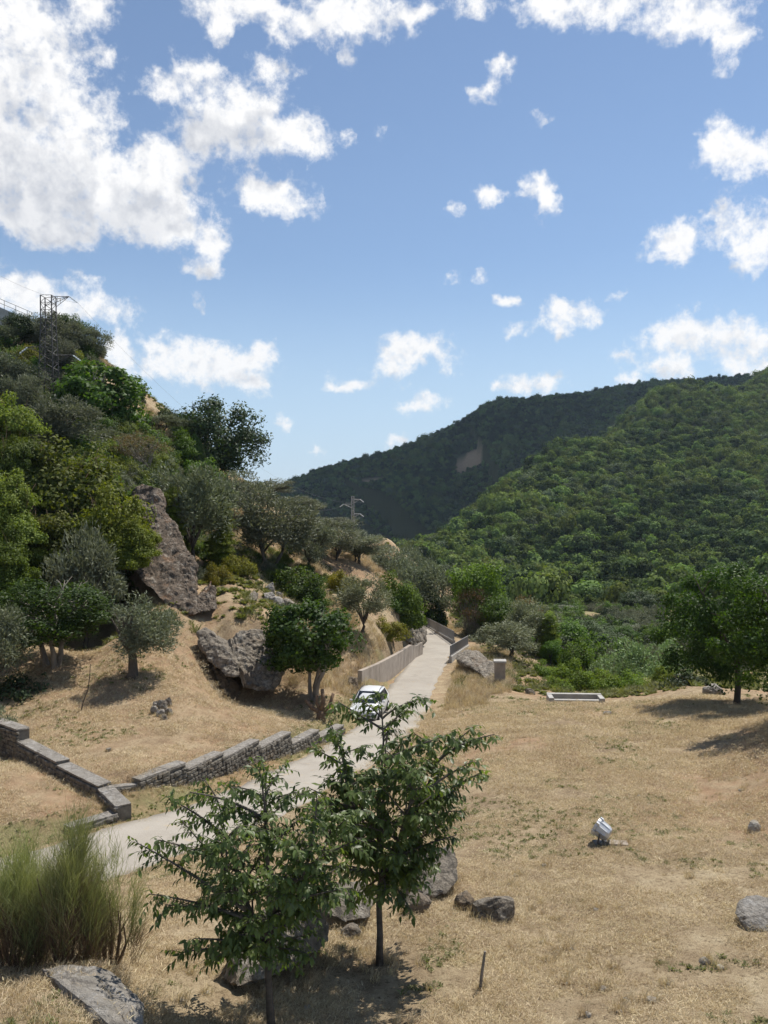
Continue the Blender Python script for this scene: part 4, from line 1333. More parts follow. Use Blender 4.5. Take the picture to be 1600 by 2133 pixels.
# thickets filling the slope between the trees, and scrub on the valley floor
def thicket():
    x, y = sample(5200, 43, 104, -0.62, -0.02, power=1.5)
    px = CX + F_PX * x / y
    d = np.hypot(x, y)
    g = fbm2(x, y, 0.11, 3, 91)
    left = 1 - sstep(px, 250, 470)
    dens = 0.25 + 0.9 * left + 0.9 * g
    dry = np.exp(-(((px - 285) / 60) ** 2 + ((d - 89) / 6) ** 2)) * 2.0
    lawn = (d < 46) | ((px > 330) & (d < 56)) | ((px > 600) & (d < 60)) | ((px > 425) & (px < 600) & (d < 60))
    lawn |= (px > 225) & (px < 430) & (d < 53.5)
    lawn |= (px > 20) & (px < 330) & (d < 55)
    lawn |= (px > 195) & (px < 350) & (d > 80)
    lawn |= (np.abs(px - 100) < 25) & (np.abs(d - 76) < 5)
    dens = dens + 0.55 * sstep(px, 760, 830) - 0.35 * sstep(px, 430, 500) * (1 - sstep(px, 720, 780))
    k = (rng.random(len(x)) < (dens - dry) * 0.55) & ~lawn & off_road(x, y, 3.5)
    x, y = x[k], y[k]
    sc = rng.uniform(0.55, 1.5, len(x)) * (0.7 + 0.5 * left[k])
    scatter('thicket', 'tangled thicket of creepers and shrubs on the left hillside', 'thicket', on_ground(x, y, 0.25), sc, rng.uniform(0, 6.28, len(x)), [PROTO['vine'][0], PROTO['vine'][1], PROTO['bush'][0], PROTO['scrub'][0], PROTO['willow'][0]])
thicket()
x, y = sample(1500, 82, 225, 0.10, 0.60, power=1.6)
px = CX + F_PX * x / y
d = np.hypot(x, y)
tan = np.exp(-(((px - 1225) / 42) ** 2 + ((d - 168) / 14) ** 2)) + np.exp(-(((px - 1400) / 24) ** 2 + ((d - 150) / 20) ** 2)) + np.exp(-(((px - 1150) / 40) ** 2 + ((d - 78) / 5) ** 2))
k = (tan < 0.4) & off_road(x, y, 4) & (rng.random(len(x)) < 0.35 + 0.6 * (fbm2(x, y, 0.05, 2, 93) > -.1))
x, y = x[k], y[k]
scatter('valley_scrub', 'grey green scrub and small olives on the valley floor', 'scrub', on_ground(x, y, 0.3), rng.uniform(1.0, 2.8, len(x)), rng.uniform(0, 6.28, len(x)), [PROTO['willow'][0], PROTO['bush'][1], PROTO['scrub'][1], PROTO['willow'][0]])

# standing dead stalks in drifts over the field
x, y = sample(9000, 9, 44, power=0.9)
k = off_road(x, y, 1.7) & (fbm2(x, y, 0.45, 3, 95) > 0.28)
x, y = x[k], y[k]
scatter('dead_stalks', 'drifts of standing dead stalks on the field', 'grass', on_ground(x, y, 0.01), rng.uniform(0.16, 0.40, len(x)), rng.uniform(0, 6.28, len(x)), TALL)
# ------------------------------------------------------------------ rocks
M['pale_stone'] = mat_rock('pale_stone', (0.36, 0.32, 0.26), (0.52, 0.48, 0.41), (0.62, 0.60, 0.55), (0.42, 0.32, 0.21), 0.4, (0.25, 0.21, 0.16))
def rock_obj(name, label, pts, mat, seg=0.22, amp=0.12, seed=1, parent=None, group=None, cat='rock', freq=1.0):
    """weathered boulder from a hull of corner points"""
    pts = [Vector(p) for p in pts]
    c = sum(pts, Vector()) / len(pts)
    bm = bmesh.new()
    for p in pts:
        bm.verts.new(p - c)
    res = bmesh.ops.convex_hull(bm, input=list(bm.verts))
    junk = [e for e in res['geom_interior'] if isinstance(e, bmesh.types.BMVert)]
    if junk:
        bmesh.ops.delete(bm, geom=junk, context='VERTS')
    bmesh.ops.triangulate(bm, faces=bm.faces)
    for it in range(7):
        long = [e for e in bm.edges if e.calc_length() > seg]
        if not long or len(bm.faces) > 9000:
            break
        bmesh.ops.subdivide_edges(bm, edges=long, cuts=1)
        bmesh.ops.triangulate(bm, faces=bm.faces)
    for it in range(1):
        bmesh.ops.smooth_vert(bm, verts=bm.verts, factor=0.4, use_axis_x=True, use_axis_y=True, use_axis_z=True)
    bm.normal_update()
    co = np.array([v.co for v in bm.verts])
    nr = np.array([v.normal for v in bm.verts])
    q = co * freq + seed * 7.7
    n1 = fbm(q * 0.9, 4, seed)
    cell = np.floor(fbm(q * 0.55, 2, seed + 9) * 5) / 5          # stepped ledges
    ridg = 1 - np.abs(fbm(q * 2.2, 3, seed + 4))
    disp = amp * (0.8 * n1 + 1.0 * cell + 0.5 * (ridg - 0.6) + 0.3 * fbm(q * 5.0, 2, seed + 2))
    co = co + nr * disp[:, None]
    for v, p in zip(bm.verts, co):
        v.co = p
    me = bpy.data.meshes.new(name)
    bm.to_mesh(me)
    bm.free()
    me.materials.append(mat)
    o = obj(name, me, parent, c)
    if label:
        tag(o, label, cat, group)
    return o
def pts_of(lst):
    return [P(*q) for q in lst]
def boulder(name, label, px, py, wpx, hpx, mat, seed, depth=None, amp=None, group=None, sink=0.3, flat=1.0):
    """boulder whose visible foot is at image row py"""
    g = hit(px, py)
    d = g.y
    w, h = wpx * d / F_PX, hpx * d / F_PX
    dp = depth or w * 0.8
    r = random.Random(seed)
    pts = []
    for i in range(18):
        a = i / 18 * 2 * PI + r.uniform(-.15, .15)
        lv = r.choice((0, 0, 1, 1, 2))
        k = (1.0, 0.92, 0.62)[lv] * r.uniform(.82, 1.0)
        z = (-sink * h, h * r.uniform(.35, .65), h * r.uniform(.85, 1.0))[lv]
        pts.append((g.x + math.cos(a) * w / 2 * k, g.y + dp / 2 * 0.8 + math.sin(a) * dp / 2 * k, g.z + z * flat))
    return rock_obj(name, label, pts, mat, max(0.05, w / 16), amp or w * 0.06, seed, None, group, freq=1.6 / max(w, .2))

# leaning slab and its neighbours
rock_obj('rock_slab', 'tall leaning grey rock slab above the lawn',
         pts_of([(262,1070,52.2),(330,1056,52.8),(372,1098,52),(406,1176,50),(410,1240,48.5),(404,1278,47.0),(366,1282,46.8),(322,1236,47.4),(284,1190,48.4),(258,1130,50.2),(330,1090,56),(402,1200,55),(410,1262,53),(345,1150,56)]),
         M['rock_slab'], 0.14, 0.20, 3, freq=0.9)
rock_obj('overhang_rock', 'brown sheltered rock wall under the leaning slab',
         pts_of([(262,1110,53),(310,1085,53),(330,1190,50.5),(352,1240,49.6),(368,1285,48.6),(300,1292,49.0),(262,1290,49.8),(230,1292,50.5),(215,1200,53),(250,1120,57),(360,1280,56),(240,1280,57)]),
         M['rock_warm'], 0.25, 0.22, 5, freq=0.6)
rock_obj('top_rock', 'notched grey rock jutting above the leaning slab',
         pts_of([(262,1040,55),(282,1014,55.5),(318,1010,55.5),(344,1030,55),(346,1052,54.5),(334,1084,53),(300,1092,53),(266,1090,54.5),(290,1018,58),(338,1040,58),(318,1090,57)]),
         M['rock_slab'], 0.16, 0.24, 8, freq=1.0)
rock_obj('foot_rock', 'small jagged rocks at the foot of the leaning slab',
         pts_of([(396,1262,47.6),(410,1245,48),(425,1262,47.6),(440,1210,50),(446,1225,49),(430,1250,48.2),(452,1268,47.5),(425,1275,46.8),(396,1280,46.6),(450,1262,50),(400,1262,50)]),
         M['rock_slab'], 0.14, 0.18, 11, freq=1.4)
rock_obj('ledge_rock', 'small grey ledge rock left of the dumped slabs on the terrace',
         pts_of([(520,1238,52.5),(530,1228,53),(540,1236,52.5),(536,1252,51.6),(518,1250,51.8),(530,1245,54)]), M['rock'], 0.12, 0.08, 12, freq=1.6)
# cave outcrop
rock_obj('cave_rock', 'pale grey tongue of rock left above the cave',
         pts_of([(412,1318,43.5),(428,1308,43.8),(446,1318,43.2),(468,1352,42.4),(498,1385,41.8),(500,1408,41.5),(470,1410,41.4),(440,1382,42),(416,1345,43),(440,1320,47),(500,1350,46),(480,1400,45)]),
         M['rock'], 0.15, 0.15, 14, freq=1.0)
rock_obj('cave_rock', 'dark grey rock roof over the cave beside the fig',
         pts_of([(470,1330,43.6),(498,1318,44),(545,1316,44.5),(585,1330,45),(600,1400,43),(575,1440,42),(540,1442,41.6),(505,1436,41.4),(494,1400,41.6),(480,1362,42.6),(520,1330,48),(590,1360,48),(540,1430,45)]),
         M['rock'], 0.16, 0.22, 17, freq=0.8)
rock_obj('cave_side_rock', 'brown rock pier closing the left side of the cave',
         pts_of([(440,1385,43),(470,1400,42.8),(500,1425,43.2),(500,1470,43),(470,1450,42),(452,1425,42.4),(470,1400,47),(500,1460,47),(450,1410,46)]),
         M['rock_warm'], 0.18, 0.14, 19, freq=0.9)
# ivy rock at the bend
rock_obj('bend_rock', 'grey rock face at the inside of the road bend',
         pts_of([(800,1240,70),(840,1232,72),(878,1255,76),(884,1300,75),(884,1338,73.5),(862,1345,70.5),(838,1325,67.5),(810,1300,66),(796,1265,68),(830,1240,80),(870,1300,82),(820,1310,76)]),
         M['rock'], 0.28, 0.30, 23, freq=0.6)
plant('vine', 'ivy_mound', 'thick ivy hanging over the rock at the road bend', 'ivy', 832, 1206, 104, 70, (.62, .72, .5), base=float(P(832, 1300, 70)[2]))
# rocks right of the road
rock_obj('roadside_rock', 'long grey rock ridge between railing and concrete pillar',
         pts_of([(952,1362,60),(968,1352,61),(990,1352,60),(1012,1368,58),(1034,1386,56),(1048,1412,54),(1046,1432,52.6),(1028,1428,52.6),(1000,1400,54.8),(975,1382,57),(954,1374,58.5),(1000,1360,64),(1040,1400,59),(1010,1420,56)]),
         M['rock'], 0.18, 0.17, 29, freq=0.8)
# foreground boulders
rock_obj('outcrop_rock', 'pale rock outcrop breaking through the grass at the lower left corner',
         pts_of([(85,2034,10.4),(135,2018,10.6),(205,2030,10.5),(252,2058,10.3),(285,2105,10.0),(300,2150,9.6),(250,2180,9.0),(190,2120,9.3),(130,2072,9.8),(95,2050,10.2)]) + [np.array(P(150, 2100, 11)) - np.array([0, 0, 1.0]), np.array(P(260, 2150, 10.6)) - np.array([0, 0, .8]), np.array(P(200, 2150, 9.2)) - np.array([0, 0, .6])],
         M['cap_stone'], 0.07, 0.08, 31, freq=1.4).location.z += 0.12
rock_obj('boulder', 'dark boulder behind the trunk of the nearer young tree',
         pts_of([(466,2050,12.2),(474,1975,12.3),(515,1918,12.6),(600,1890,13.0),(678,1898,13.3),(700,1935,13.4),(692,1985,13.1),(600,2020,12.5),(540,2062,11.9),(490,2076,11.8),(560,1915,14.2),(690,1940,14.4),(620,2010,14.2),(490,2040,13.2)]),
         M['rock'], 0.09, 0.09, 37, freq=1.3).location.z += 0.12
rock_obj('boulder', 'flat topped shaded boulder between the two young trees',
         pts_of([(672,1870,15.2),(700,1850,15.6),(760,1852,15.8),(778,1880,15.4),(770,1925,14.9),(720,1935,14.7),(680,1915,14.8),(690,1860,16.6),(770,1870,16.6),(730,1925,16.2)]),
         M['rock'], 0.09, 0.08, 41, freq=1.4).location.z += 0.14
rock_obj('boulder', 'tall grey boulder behind the farther young tree',
         pts_of([(838,1875,16.2),(842,1810,16.4),(880,1772,16.8),(935,1770,16.9),(958,1795,16.7),(956,1840,16.3),(930,1872,15.9),(880,1880,15.9),(850,1890,15.9),(860,1790,18),(945,1790,18),(940,1860,17.6),(850,1870,17.5)]),
         M['rock'], 0.09, 0.09, 43, freq=1.3).location.z += 0.10
boulder('rock', 'low rounded rock in front of the tall grey boulder', 868, 1908, 76, 34, M['rock'], 47)
boulder('rock', 'long low rock right of the tall grey boulder', 1028, 1922, 112, 56, M['rock'], 53, depth=0.7)
boulder('rock', 'small brown rock touching the long low rock', 968, 1898, 48, 30, M['rock_warm'], 59)
boulder('rock', 'boulder cut off by the right picture edge', 1622, 1936, 150, 24, M['cap_stone'], 61, depth=1.1)
boulder('rock', 'small pale rock at the right edge level with the floodlight', 1576, 1736, 34, 22, M['pale_stone'], 63)
boulder('rock', 'small grey rock at the foot of the thin wooden stake', 1000, 1905, 20, 12, M['rock'], 65) if False else None
boulder('rock', 'stones heaped under the boulder between the young trees', 730, 1958, 50, 22, M['rock'], 67)
boulder('rock', 'flat pale rock lying in the shade under the right trees', 1490, 1446, 44, 18, M['cap_stone'], 69)
boulder('rock', 'grey rock fragment left of the concrete trough', 1104, 1446, 26, 12, M['rock'], 71)
boulder('rock', 'stone lying on the field right of the concrete trough', 1268, 1490, 22, 9, M['cap_stone'], 73)
boulder('rock', 'light stone on the lawn behind the stepped wall', 224, 1568, 14, 11, M['cap_stone'], 75)
boulder('rock', 'brown rock below the far olives at the concrete wall start', 736, 1440, 30, 26, M['rock_warm'], 77)
boulder('rock', 'grey rock on the terrace edge above the fig', 600, 1272, 46, 24, M['rock'], 79)
# rubble heap on the lawn
for i, (dx, dy, w, h) in enumerate([(0, 0, 26, 22), (-16, 6, 20, 16), (14, 8, 22, 14), (-4, 14, 24, 14), (12, -8, 18, 22), (-14, -6, 16, 14), (4, 18, 18, 10)]):
    boulder('rubble_stone', ['central stone of the rubble heap below the small olive', 'left stone of the rubble heap below the small olive', 'right stone of the rubble heap below the small olive', 'low front stone of the rubble heap below the small olive', 'tall back right stone of the rubble heap below the small olive', 'back left stone of the rubble heap below the small olive', 'foremost flat stone of the rubble heap below the small olive'][i], 336 + dx, 1482 + dy, w, h, M['cap_stone'] if i % 2 else M['rock'], 90 + i, group='rubble heap on the lawn')
# dumped slabs on the terrace
for i, (px, py, w, h) in enumerate([(556, 1250, 34, 14), (572, 1258, 38, 12), (560, 1236, 26, 22), (580, 1244, 20, 12)]):
    boulder('stone_slab', ['pale slab lying lowest of the dumped slabs on the terrace', 'long pale slab at the right of the dumped slabs on the terrace', 'upright grey slab at the back of the dumped slabs on the terrace', 'short grey slab on the right back of the dumped slabs'][i], px, py, w, h, M['cap_stone'], 110 + i, group='dumped slabs on the terrace')
# loose stones on the field
rs = random.Random(5)
STONES = [(1242,1898,16,9),(1164,1918,12,8),(1140,2005,14,8),(1160,1988,16,9),(1190,1980,14,9),(1130,1965,14,8),(1255,2062,22,12),(1470,2008,30,16),(1500,2018,22,14),(1390,2055,12,14),(1305,2090,20,14),(1358,2088,30,14),(960,2105,12,10),(1225,2120,16,14),(1290,2110,18,9),
          (1075,1825,14,7),(1134,1806,16,9),(1060,1845,8,6),(1105,1897,8,6),(1295,1893,10,7),(1280,2020,14,8),(1440,1830,10,6),(900,2060,12,7),(1045,2100,14,8),(1180,2052,12,7),(640,2100,16,9),(430,2070,16,8),(380,2085,20,10),(350,1990,14,8),(395,2030,12,8),(1545,1648,16,8),(1560,1700,12,7),(1480,1575,14,6),(1420,1700,10,5),(1330,1660,8,5),(1120,1490,14,5),(985,1435,10,6),(1000,1440,14,6),(975,1442,8,5),(440,1432,9,8)]
LANDMARKS = [('floodlight', 1255, 1757), ('wooden stake', 1000, 2062), ('long low rock', 1028, 1922), ('boulder at the right edge', 1590, 1935), ('concrete trough', 1200, 1461), ('concrete pillar', 1045, 1430), ('nearer young tree trunk', 565, 2133), ('cave rock', 480, 1440), ('shady right tree trunk', 1533, 1465)]
info = []
for i, (px, py, w, h) in enumerate(STONES):
    lm = min(LANDMARKS, key=lambda q: math.hypot(px - q[1], (py - q[2]) * 1.6))
    dx, dy = px - lm[1], (py - lm[2]) * 1.6
    side = ('right of' if dx > 0 else 'left of') if abs(dx) > abs(dy) else ('in front of' if dy > 0 else 'behind')
    info.append((lm[0], side, math.hypot(dx, dy)))
ORD = ['nearest to it', 'second nearest to it', 'third nearest to it', 'fourth nearest to it', 'fifth nearest to it', 'sixth nearest to it', 'seventh nearest to it', 'eighth nearest to it', 'ninth nearest to it']
for i, (px, py, w, h) in enumerate(STONES):
    same = sorted(q[2] for q in info if q[:2] == info[i][:2])
    lab = 'loose stone %s the %s' % (info[i][1], info[i][0])
    if len(same) > 1:
        lab += ', ' + ORD[same.index(info[i][2])]
    g = hit(px, py)
    d = g.y
    sw = w * 1.1 * d / F_PX
    sh = h * d / F_PX
    r = random.Random(500 + i)
    pts = []
    for zz, nn, k in ((-.3, 6, 1), (.25, 7, 1), (.55, 6, .8)):
        for j in range(nn):
            a = 2 * PI * j / nn + r.random()
            pts.append((g.x + math.cos(a) * sw / 2 * k * r.uniform(.7, 1), g.y + math.sin(a) * sw * .45 * k * r.uniform(.7, 1), g.z + zz * sh * r.uniform(.8, 1.1)))
    rock_obj('loose_stone', lab, pts, M['pale_stone'], sw / 4, sw * .05, 200 + i, None, 'loose stones on the field', 'stone', freq=1.5 / sw)

# ------------------------------------------------------------------ stone walls
_stone_meshes = []
def stone_mesh(seed, jit=0.045, bev=0.16):
    r = np.random.default_rng(seed)
    bm = bmesh.new()
    bmesh.ops.create_cube(bm, size=1.0)
    bmesh.ops.bevel(bm, geom=list(bm.edges), offset=bev, segments=1, affect='EDGES')
    for v in bm.verts:
        v.co += Vector(r.normal(size=3) * jit)
    me = bpy.data.meshes.new('stone')
    bm.to_mesh(me)
    bm.free()
    return me
STONE = []
for i in range(8):
    me = stone_mesh(700 + i)
    me.materials.append(M['wall_stone'])
    STONE.append(me)
CAPS = []
for i in range(5):
    me = stone_mesh(720 + i, 0.018, 0.05)
    me.materials.append(M['cap_stone'])
    CAPS.append(me)
def stone_wall(name, label, segs, thick, face_side, face=True):
    """segs: list of (x0,y0,x1,y1,z_base0,z_base1,z_top) level-topped steps; face_side +1 = stones on the right of travel"""
    g0 = segs[0]
    root = thing(name, label, 'stone wall', (g0[0], g0[1], 0))
    r = random.Random(len(label))
    O = Vector((g0[0], g0[1], 0))
    for (x0, y0, x1, y1, zb0, zb1, zt0, zt1) in segs:
        a, b = Vector((x0, y0, 0)), Vector((x1, y1, 0))
        L = (b - a).length
        t = (b - a) / L
        n = Vector((t.y, -t.x, 0)) * face_side            # outward, stone face
        ang = math.atan2(t.y, t.x)
        mb = MB()
        A0, B0 = a - n * thick, b - n * thick
        mb.hexa([Vector((p.x, p.y, z)) - O for p, z in ((a, zb0 - .3), (b, zb1 - .3), (B0, zb1 - .3), (A0, zb0 - .3), (a, zt0 - .06), (b, zt1 - .06), (B0, zt1 - .06), (A0, zt0 - .06))])
        mb.build('wall_core', M['mortar'], root)
        # cap slabs
        s = 0.0
        while s < L - 0.02:
            w = min(r.uniform(0.9, 1.7), L - s)
            if L - s - w < 0.25:
                w = L - s
            tt = (s + w / 2) / L
            c = a.lerp(b, tt) - n * (thick * 0.5 - 0.02)
            zt = zt0 + (zt1 - zt0) * tt
            o = obj('cap_stone', CAPS[r.randrange(5)], root, Vector((c.x, c.y, zt - 0.025 + r.uniform(-.006, .006))) - O, (r.uniform(-.01, .01), -math.atan2(zt1 - zt0, L), ang), (w * 0.995, thick + 0.05, 0.075))
            s += w
        if not face:
            continue
        rows = 0
        zlow = min(zb0, zb1)
        z = max(zt0, zt1) - 0.10
        while z > zlow - 0.05:
            h = r.uniform(0.11, 0.19)
            s = -0.02
            while s < L - 0.05:
                w = min(r.uniform(0.16, 0.40), L - s)
                tt = (s + w / 2) / L
                base_here = zb0 + (zb1 - zb0) * tt
                if z > base_here - 0.06 and w > 0.08 and z - h * .3 < zt0 + (zt1 - zt0) * tt - .08:
                    c = a.lerp(b, tt) + n * r.uniform(0.0, 0.035)
                    obj('stone', STONE[r.randrange(8)], root, Vector((c.x, c.y, z - h / 2)) - O, (r.uniform(-.06, .06), r.uniform(-.10, .10), ang), (w * 0.96, 0.16, h * 0.95))
                s += w
            z -= h
    return root
# stepped wall along the road: tops measured along the picture
steps_px = [  # near-end px, far-end px, top row near, top row far, base row near/far, distances
 (222, 287, 1640, 1622, 1690, 1686, 24.4, 25.0),
 (289, 387, 1632, 1593, 1686, 1648, 25.0, 26.9),
 (389, 466, 1606, 1576, 1646, 1617, 26.9, 29.0),
 (468, 540, 1588, 1553, 1615, 1590, 29.0, 31.4),
 (542, 606, 1567, 1532, 1589, 1568, 31.4, 33.8),
 (608, 664, 1548, 1517, 1567, 1550, 33.8, 36.2),
 (666, 716, 1530, 1508, 1549, 1535, 36.2, 38.6)]
segs = []
for (xa, xb, ta, tb, ba, bb, da, db) in steps_px:
    pa, pb = P(xa, ba, da), P(xb, bb, db)
    # face line sits at the terrain step
    zt_a, zt_b = P(xa, ta + 6, da)[2], P(xb, tb + 6, db)[2]
    za, zb_ = T1(pa[0] + .9, pa[1] - .5), T1(pb[0] + .9, pb[1] - .3)
    zt = max(zt_a, zt_b) * .5 + (zt_a + zt_b) * .25
    top = max(T1(pa[0] - .55, pa[1] + .3) * .5 + T1(pb[0] - .55, pb[1] + .3) * .5 + .07, za + .26)
    segs.append((pa[0], pa[1], pb[0], pb[1], za, zb_, top + .05, top - .05))
stone_wall('stepped_stone_wall', 'long stepped stone retaining wall climbing along the road', segs, 0.42, 1)
bpts = [np.array(q) for q in WALL_B]
b_seg = [(bpts[0], bpts[1], .22), (bpts[1] * .98 + bpts[0] * .02, bpts[2], .24), (bpts[2], bpts[3], .36), (bpts[3] * .9 + bpts[2] * .1, bpts[4], .34)]
segs = []
for k, (pa, pb, up) in enumerate(b_seg):
    za, zb_ = T1(pa[0] - .5, pa[1] - .4), T1(pb[0] - .5, pb[1] - .4)
    zt = max(za, zb_) + up
    segs.append((pa[0], pa[1], pb[0], pb[1], za, zb_, zt - (.05 if k == 0 else 0), zt + .02))
stone_wall('stone_wall', 'grey stone wall stepping down towards the road from the left edge', segs, 0.42, -1)
pa, pb = WALL_END, WALL_RET
za, zb_ = T1(pa[0], pa[1]), T1(pb[0], pb[1])
stone_wall('low_stone_wall', 'low stone kerb wall turning along the road behind the broom', [(pb[0], pb[1], pa[0], pa[1], zb_, za, zb_ + .20, za + .24)], 0.34, 1)

# ------------------------------------------------------------------ concrete works along the road
def concrete_wall():
    # follows the left road edge
    L = [(754, 1432, 1397, 49.5), (790, 1412, 1382, 53.5), (830, 1388, 1361, 59.5), (858, 1366, 1343, 65), (866, 1358, 1346, 67), (881, 1352, 1338, 69)]
    root = thing('concrete_retaining_wall', 'stained beige concrete retaining wall left of the road', 'wall', (0, 0, 0))
    O = PV(754, 1432, 49.5)
    root.location = O
    for k in range(len(L) - 1):
        a, b = L[k], L[k + 1]
        pa, pb = PV(a[0], a[1], a[3]), PV(b[0], b[1], b[3])
        ta, tb = PV(a[0], a[2], a[3]).z, PV(b[0], b[2], b[3]).z
        t = Vector((pb.x - pa.x, pb.y - pa.y, 0)).normalized()
        n = Vector((-t.y, t.x, 0)) * 0.28
        za, zb_ = min(pa.z, T1(pa.x, pa.y)) - .4, min(pb.z, T1(pb.x, pb.y)) - .4
        mb = MB()
        e = t * 0.004
        mb.hexa([v - O for v in (Vector((pa.x, pa.y, za)) + e, Vector((pb.x, pb.y, zb_)) - e, Vector((pb.x, pb.y, zb_)) + n - e, Vector((pa.x, pa.y, za)) + n + e,
                                 Vector((pa.x, pa.y, ta)) + e, Vector((pb.x, pb.y, tb)) - e, Vector((pb.x, pb.y, tb)) + n - e, Vector((pa.x, pa.y, ta)) + n + e)])
        mb.build('wall_panel', M['concrete'], root, bevel=0.012)
    return root
concrete_wall()
def railing(name, label, a, b, h, kerb_h, gap=0.12, lift=0.0):
    a, b = Vector(a), Vector(b)
    root = thing(name, label, 'railing', a)
    d = b - a
    L = d.length
    t = d / L
    n = Vector((-t.y, t.x, 0)).normalized()
    K = MB()
    K.hexa([n * .12 + Vector((0, 0, -.4)), d + n * .12 + Vector((0, 0, -.4)), d - n * .12 + Vector((0, 0, -.4)), -n * .12 + Vector((0, 0, -.4)),
            n * .12 + Vector((0, 0, kerb_h)), d + n * .12 + Vector((0, 0, kerb_h)), d - n * .12 + Vector((0, 0, kerb_h)), -n * .12 + Vector((0, 0, kerb_h))])
    K.build('kerb', M['concrete_pale'], root)
    z0, z1 = kerb_h + .06, kerb_h + h
    for z in (z0, z1):
        mb = MB()
        mb.tube([Vector((0, 0, z)), d + Vector((0, 0, z))], 0.028, 6)
        mb.build('rail', M['rail'], root)
    k = int(L / gap)
    bar = None
    for i in range(k + 1):
        p = d * (i / k)
        post = i % 14 == 0 or i == k
        mb = MB()
        mb.tube([p + Vector((0, 0, kerb_h - .02)), p + Vector((0, 0, z1 + (0.02 if post else -.01)))], 0.035 if post else 0.019, 5)
        mb.build('post' if post else 'bar', M['rail'], root)
    return root
railing('roadside_railing', 'grey barred railing on the right road edge near the rock', PV(938, 1371, 64.5), PV(975, 1346, 76), 0.85, 0.15, 0.11)
railing('bridge_railing', 'grey barred railing on the far outer side of the road bend', PV(946, 1337, 75.5), PV(886, 1303, 90), 0.85, 0.15, 0.13)
mb = MB()
p0 = at(1031, 52.6)
root = thing('concrete_pillar', 'square concrete culvert pillar beside the long rock', 'pillar', p0)
def slab(root, c, s, mat, name, bev=.012, rot=None):
    mb = MB()
    mb.box((0, 0, 0), s)
    return mb.build(name, mat, root, bevel=bev, loc=c, rot=rot)
zt = PV(1045, 1378, 52.6).z - p0.z
slab(root, (0.42, 0.45, zt / 2 - .3), (0.72, 0.62, zt + .6 - .14), M['concrete'], 'shaft', rot=(0, 0, -.12))
slab(root, (0.42, 0.45, zt - .065), (0.84, 0.74, .14), M['concrete_pale'], 'cap', rot=(0, 0, -.12))
# culvert head / trough
g = hit(1202, 1461)
root = thing('concrete_trough', 'low u-shaped concrete trough at the far edge of the field', 'trough', g, (0, 0, -0.05))
zr = PV(1200, 1447, g.y + .9).z - g.z + .06
slab(root, (0, .95, zr / 2 - .35), (3.1, .28, zr + .7), M['concrete_pale'], 'back_wall')
slab(root, (-1.42, .38, zr / 2 - .36), (.28, .84, zr + .66), M['concrete_pale'], 'side_wall')
slab(root, (1.42, .38, zr / 2 - .36), (.28, .84, zr + .66), M['concrete_pale'], 'side_wall')
slab(root, (0, .12, .02), (2.5, .26, .10), M['concrete_pale'], 'front_sill')

# ------------------------------------------------------------------ pylons and wires
def pylon(name, label, base, top_z, w0, w1, arms, nseg, mat='steel'):
    root = thing(name, label, 'pylon', base)
    H = top_z - base.z
    def cor(z, k):
        w = w0 + (w1 - w0) * min(1, z / (H * 0.72))
        sx, sy = ((-1, -1), (1, -1), (1, 1), (-1, 1))[k]
        return Vector((sx * w / 2, sy * w / 2, z))
    zs = [H * (i / nseg) for i in range(nseg + 1)]
    for k in range(4):
        mb = MB()
        mb.tube([cor(z, k) + Vector((0, 0, -.3 if z == 0 else 0)) for z in zs], 0.055, 4)
        mb.build('leg', M[mat], root)
    for i in range(nseg):
        mb = MB()
        for k in range(4):
            k2 = (k + 1) % 4
            a, b = (k, k2) if i % 2 else (k2, k)
            mb.tube([cor(zs[i], a), cor(zs[i + 1], b)], 0.030, 4)
            mb.tube([cor(zs[i + 1], k), cor(zs[i + 1], k2)], 0.026, 4)
        mb.build('bracing', M[mat], root)
    tips = []
    for (dx, dz, rise) in arms:
        z = H - dz
        s = 1 if dx > 0 else -1
        wz = w1 / 2
        tip = Vector((dx, 0, z + rise))
        mb = MB()
        for yy in (-wz, wz):
            mb.tube([Vector((s * wz, yy, z)), tip], 0.032, 4)
            mb.tube([Vector((s * wz, yy, z - .75)), tip], 0.028, 4)
            for q in (0.33, 0.66):
                mb.tube([Vector((s * wz, yy, z)).lerp(tip, q), Vector((s * wz, yy, z - .75)).lerp(tip, q)], 0.02, 4)
        arm = mb.build('arm', M[mat], root)
        ib = MB()
        rr = [.02, .085, .03, .085, .03, .085, .03, .085, .02]
        ib.tube([tip + Vector((0.10 * s * j, 0, -.075 * j)) for j in range(9)], rr, 8)
        ib.build('insulator', M['white_insulator'], arm)
        tips.append(root.location + tip + Vector((0.8 * s, 0, -.6)))
    return root, tips
b1 = at(104, 76.5)
pl1, tips1 = pylon('lattice_pylon', 'steel lattice pylon on the left hillside', b1, PV(92, 617, 76.5).z, 1.55, 1.05, [(2.0, 0.15, .12), (-2.0, 4.7, -.15), (2.3, 5.6, .0)], 15)
b2 = at(735, 165)
pl2, tips2 = pylon('lattice_pylon', 'thin distant lattice pylon above the olives in the valley gap', b2, PV(735, 1034, 165).z, 1.0, 0.5, [(-1.9, 1.6, 0), (1.5, .6, 0), (1.5, 3.6, 0)], 12, 'steel_pale')
def wire(label, a, b, sag):
    mb = MB()
    n = 24
    a, b = Vector(a), Vector(b)
    mb.tube([a.lerp(b, i / n) - a - Vector((0, 0, sag * 4 * (i / n) * (1 - i / n))) for i in range(n + 1)], 0.009, 4)
    o = mb.build('power_line', M['wire'], None, loc=a)
    tag(o, label, 'power line', 'power lines')
wire('upper power line sagging from the lattice pylon towards the valley pylon', tips1[0], tips2[1], 5.5)
wire('middle power line sagging from the lattice pylon towards the valley pylon', tips1[2], tips2[0], 5.5)
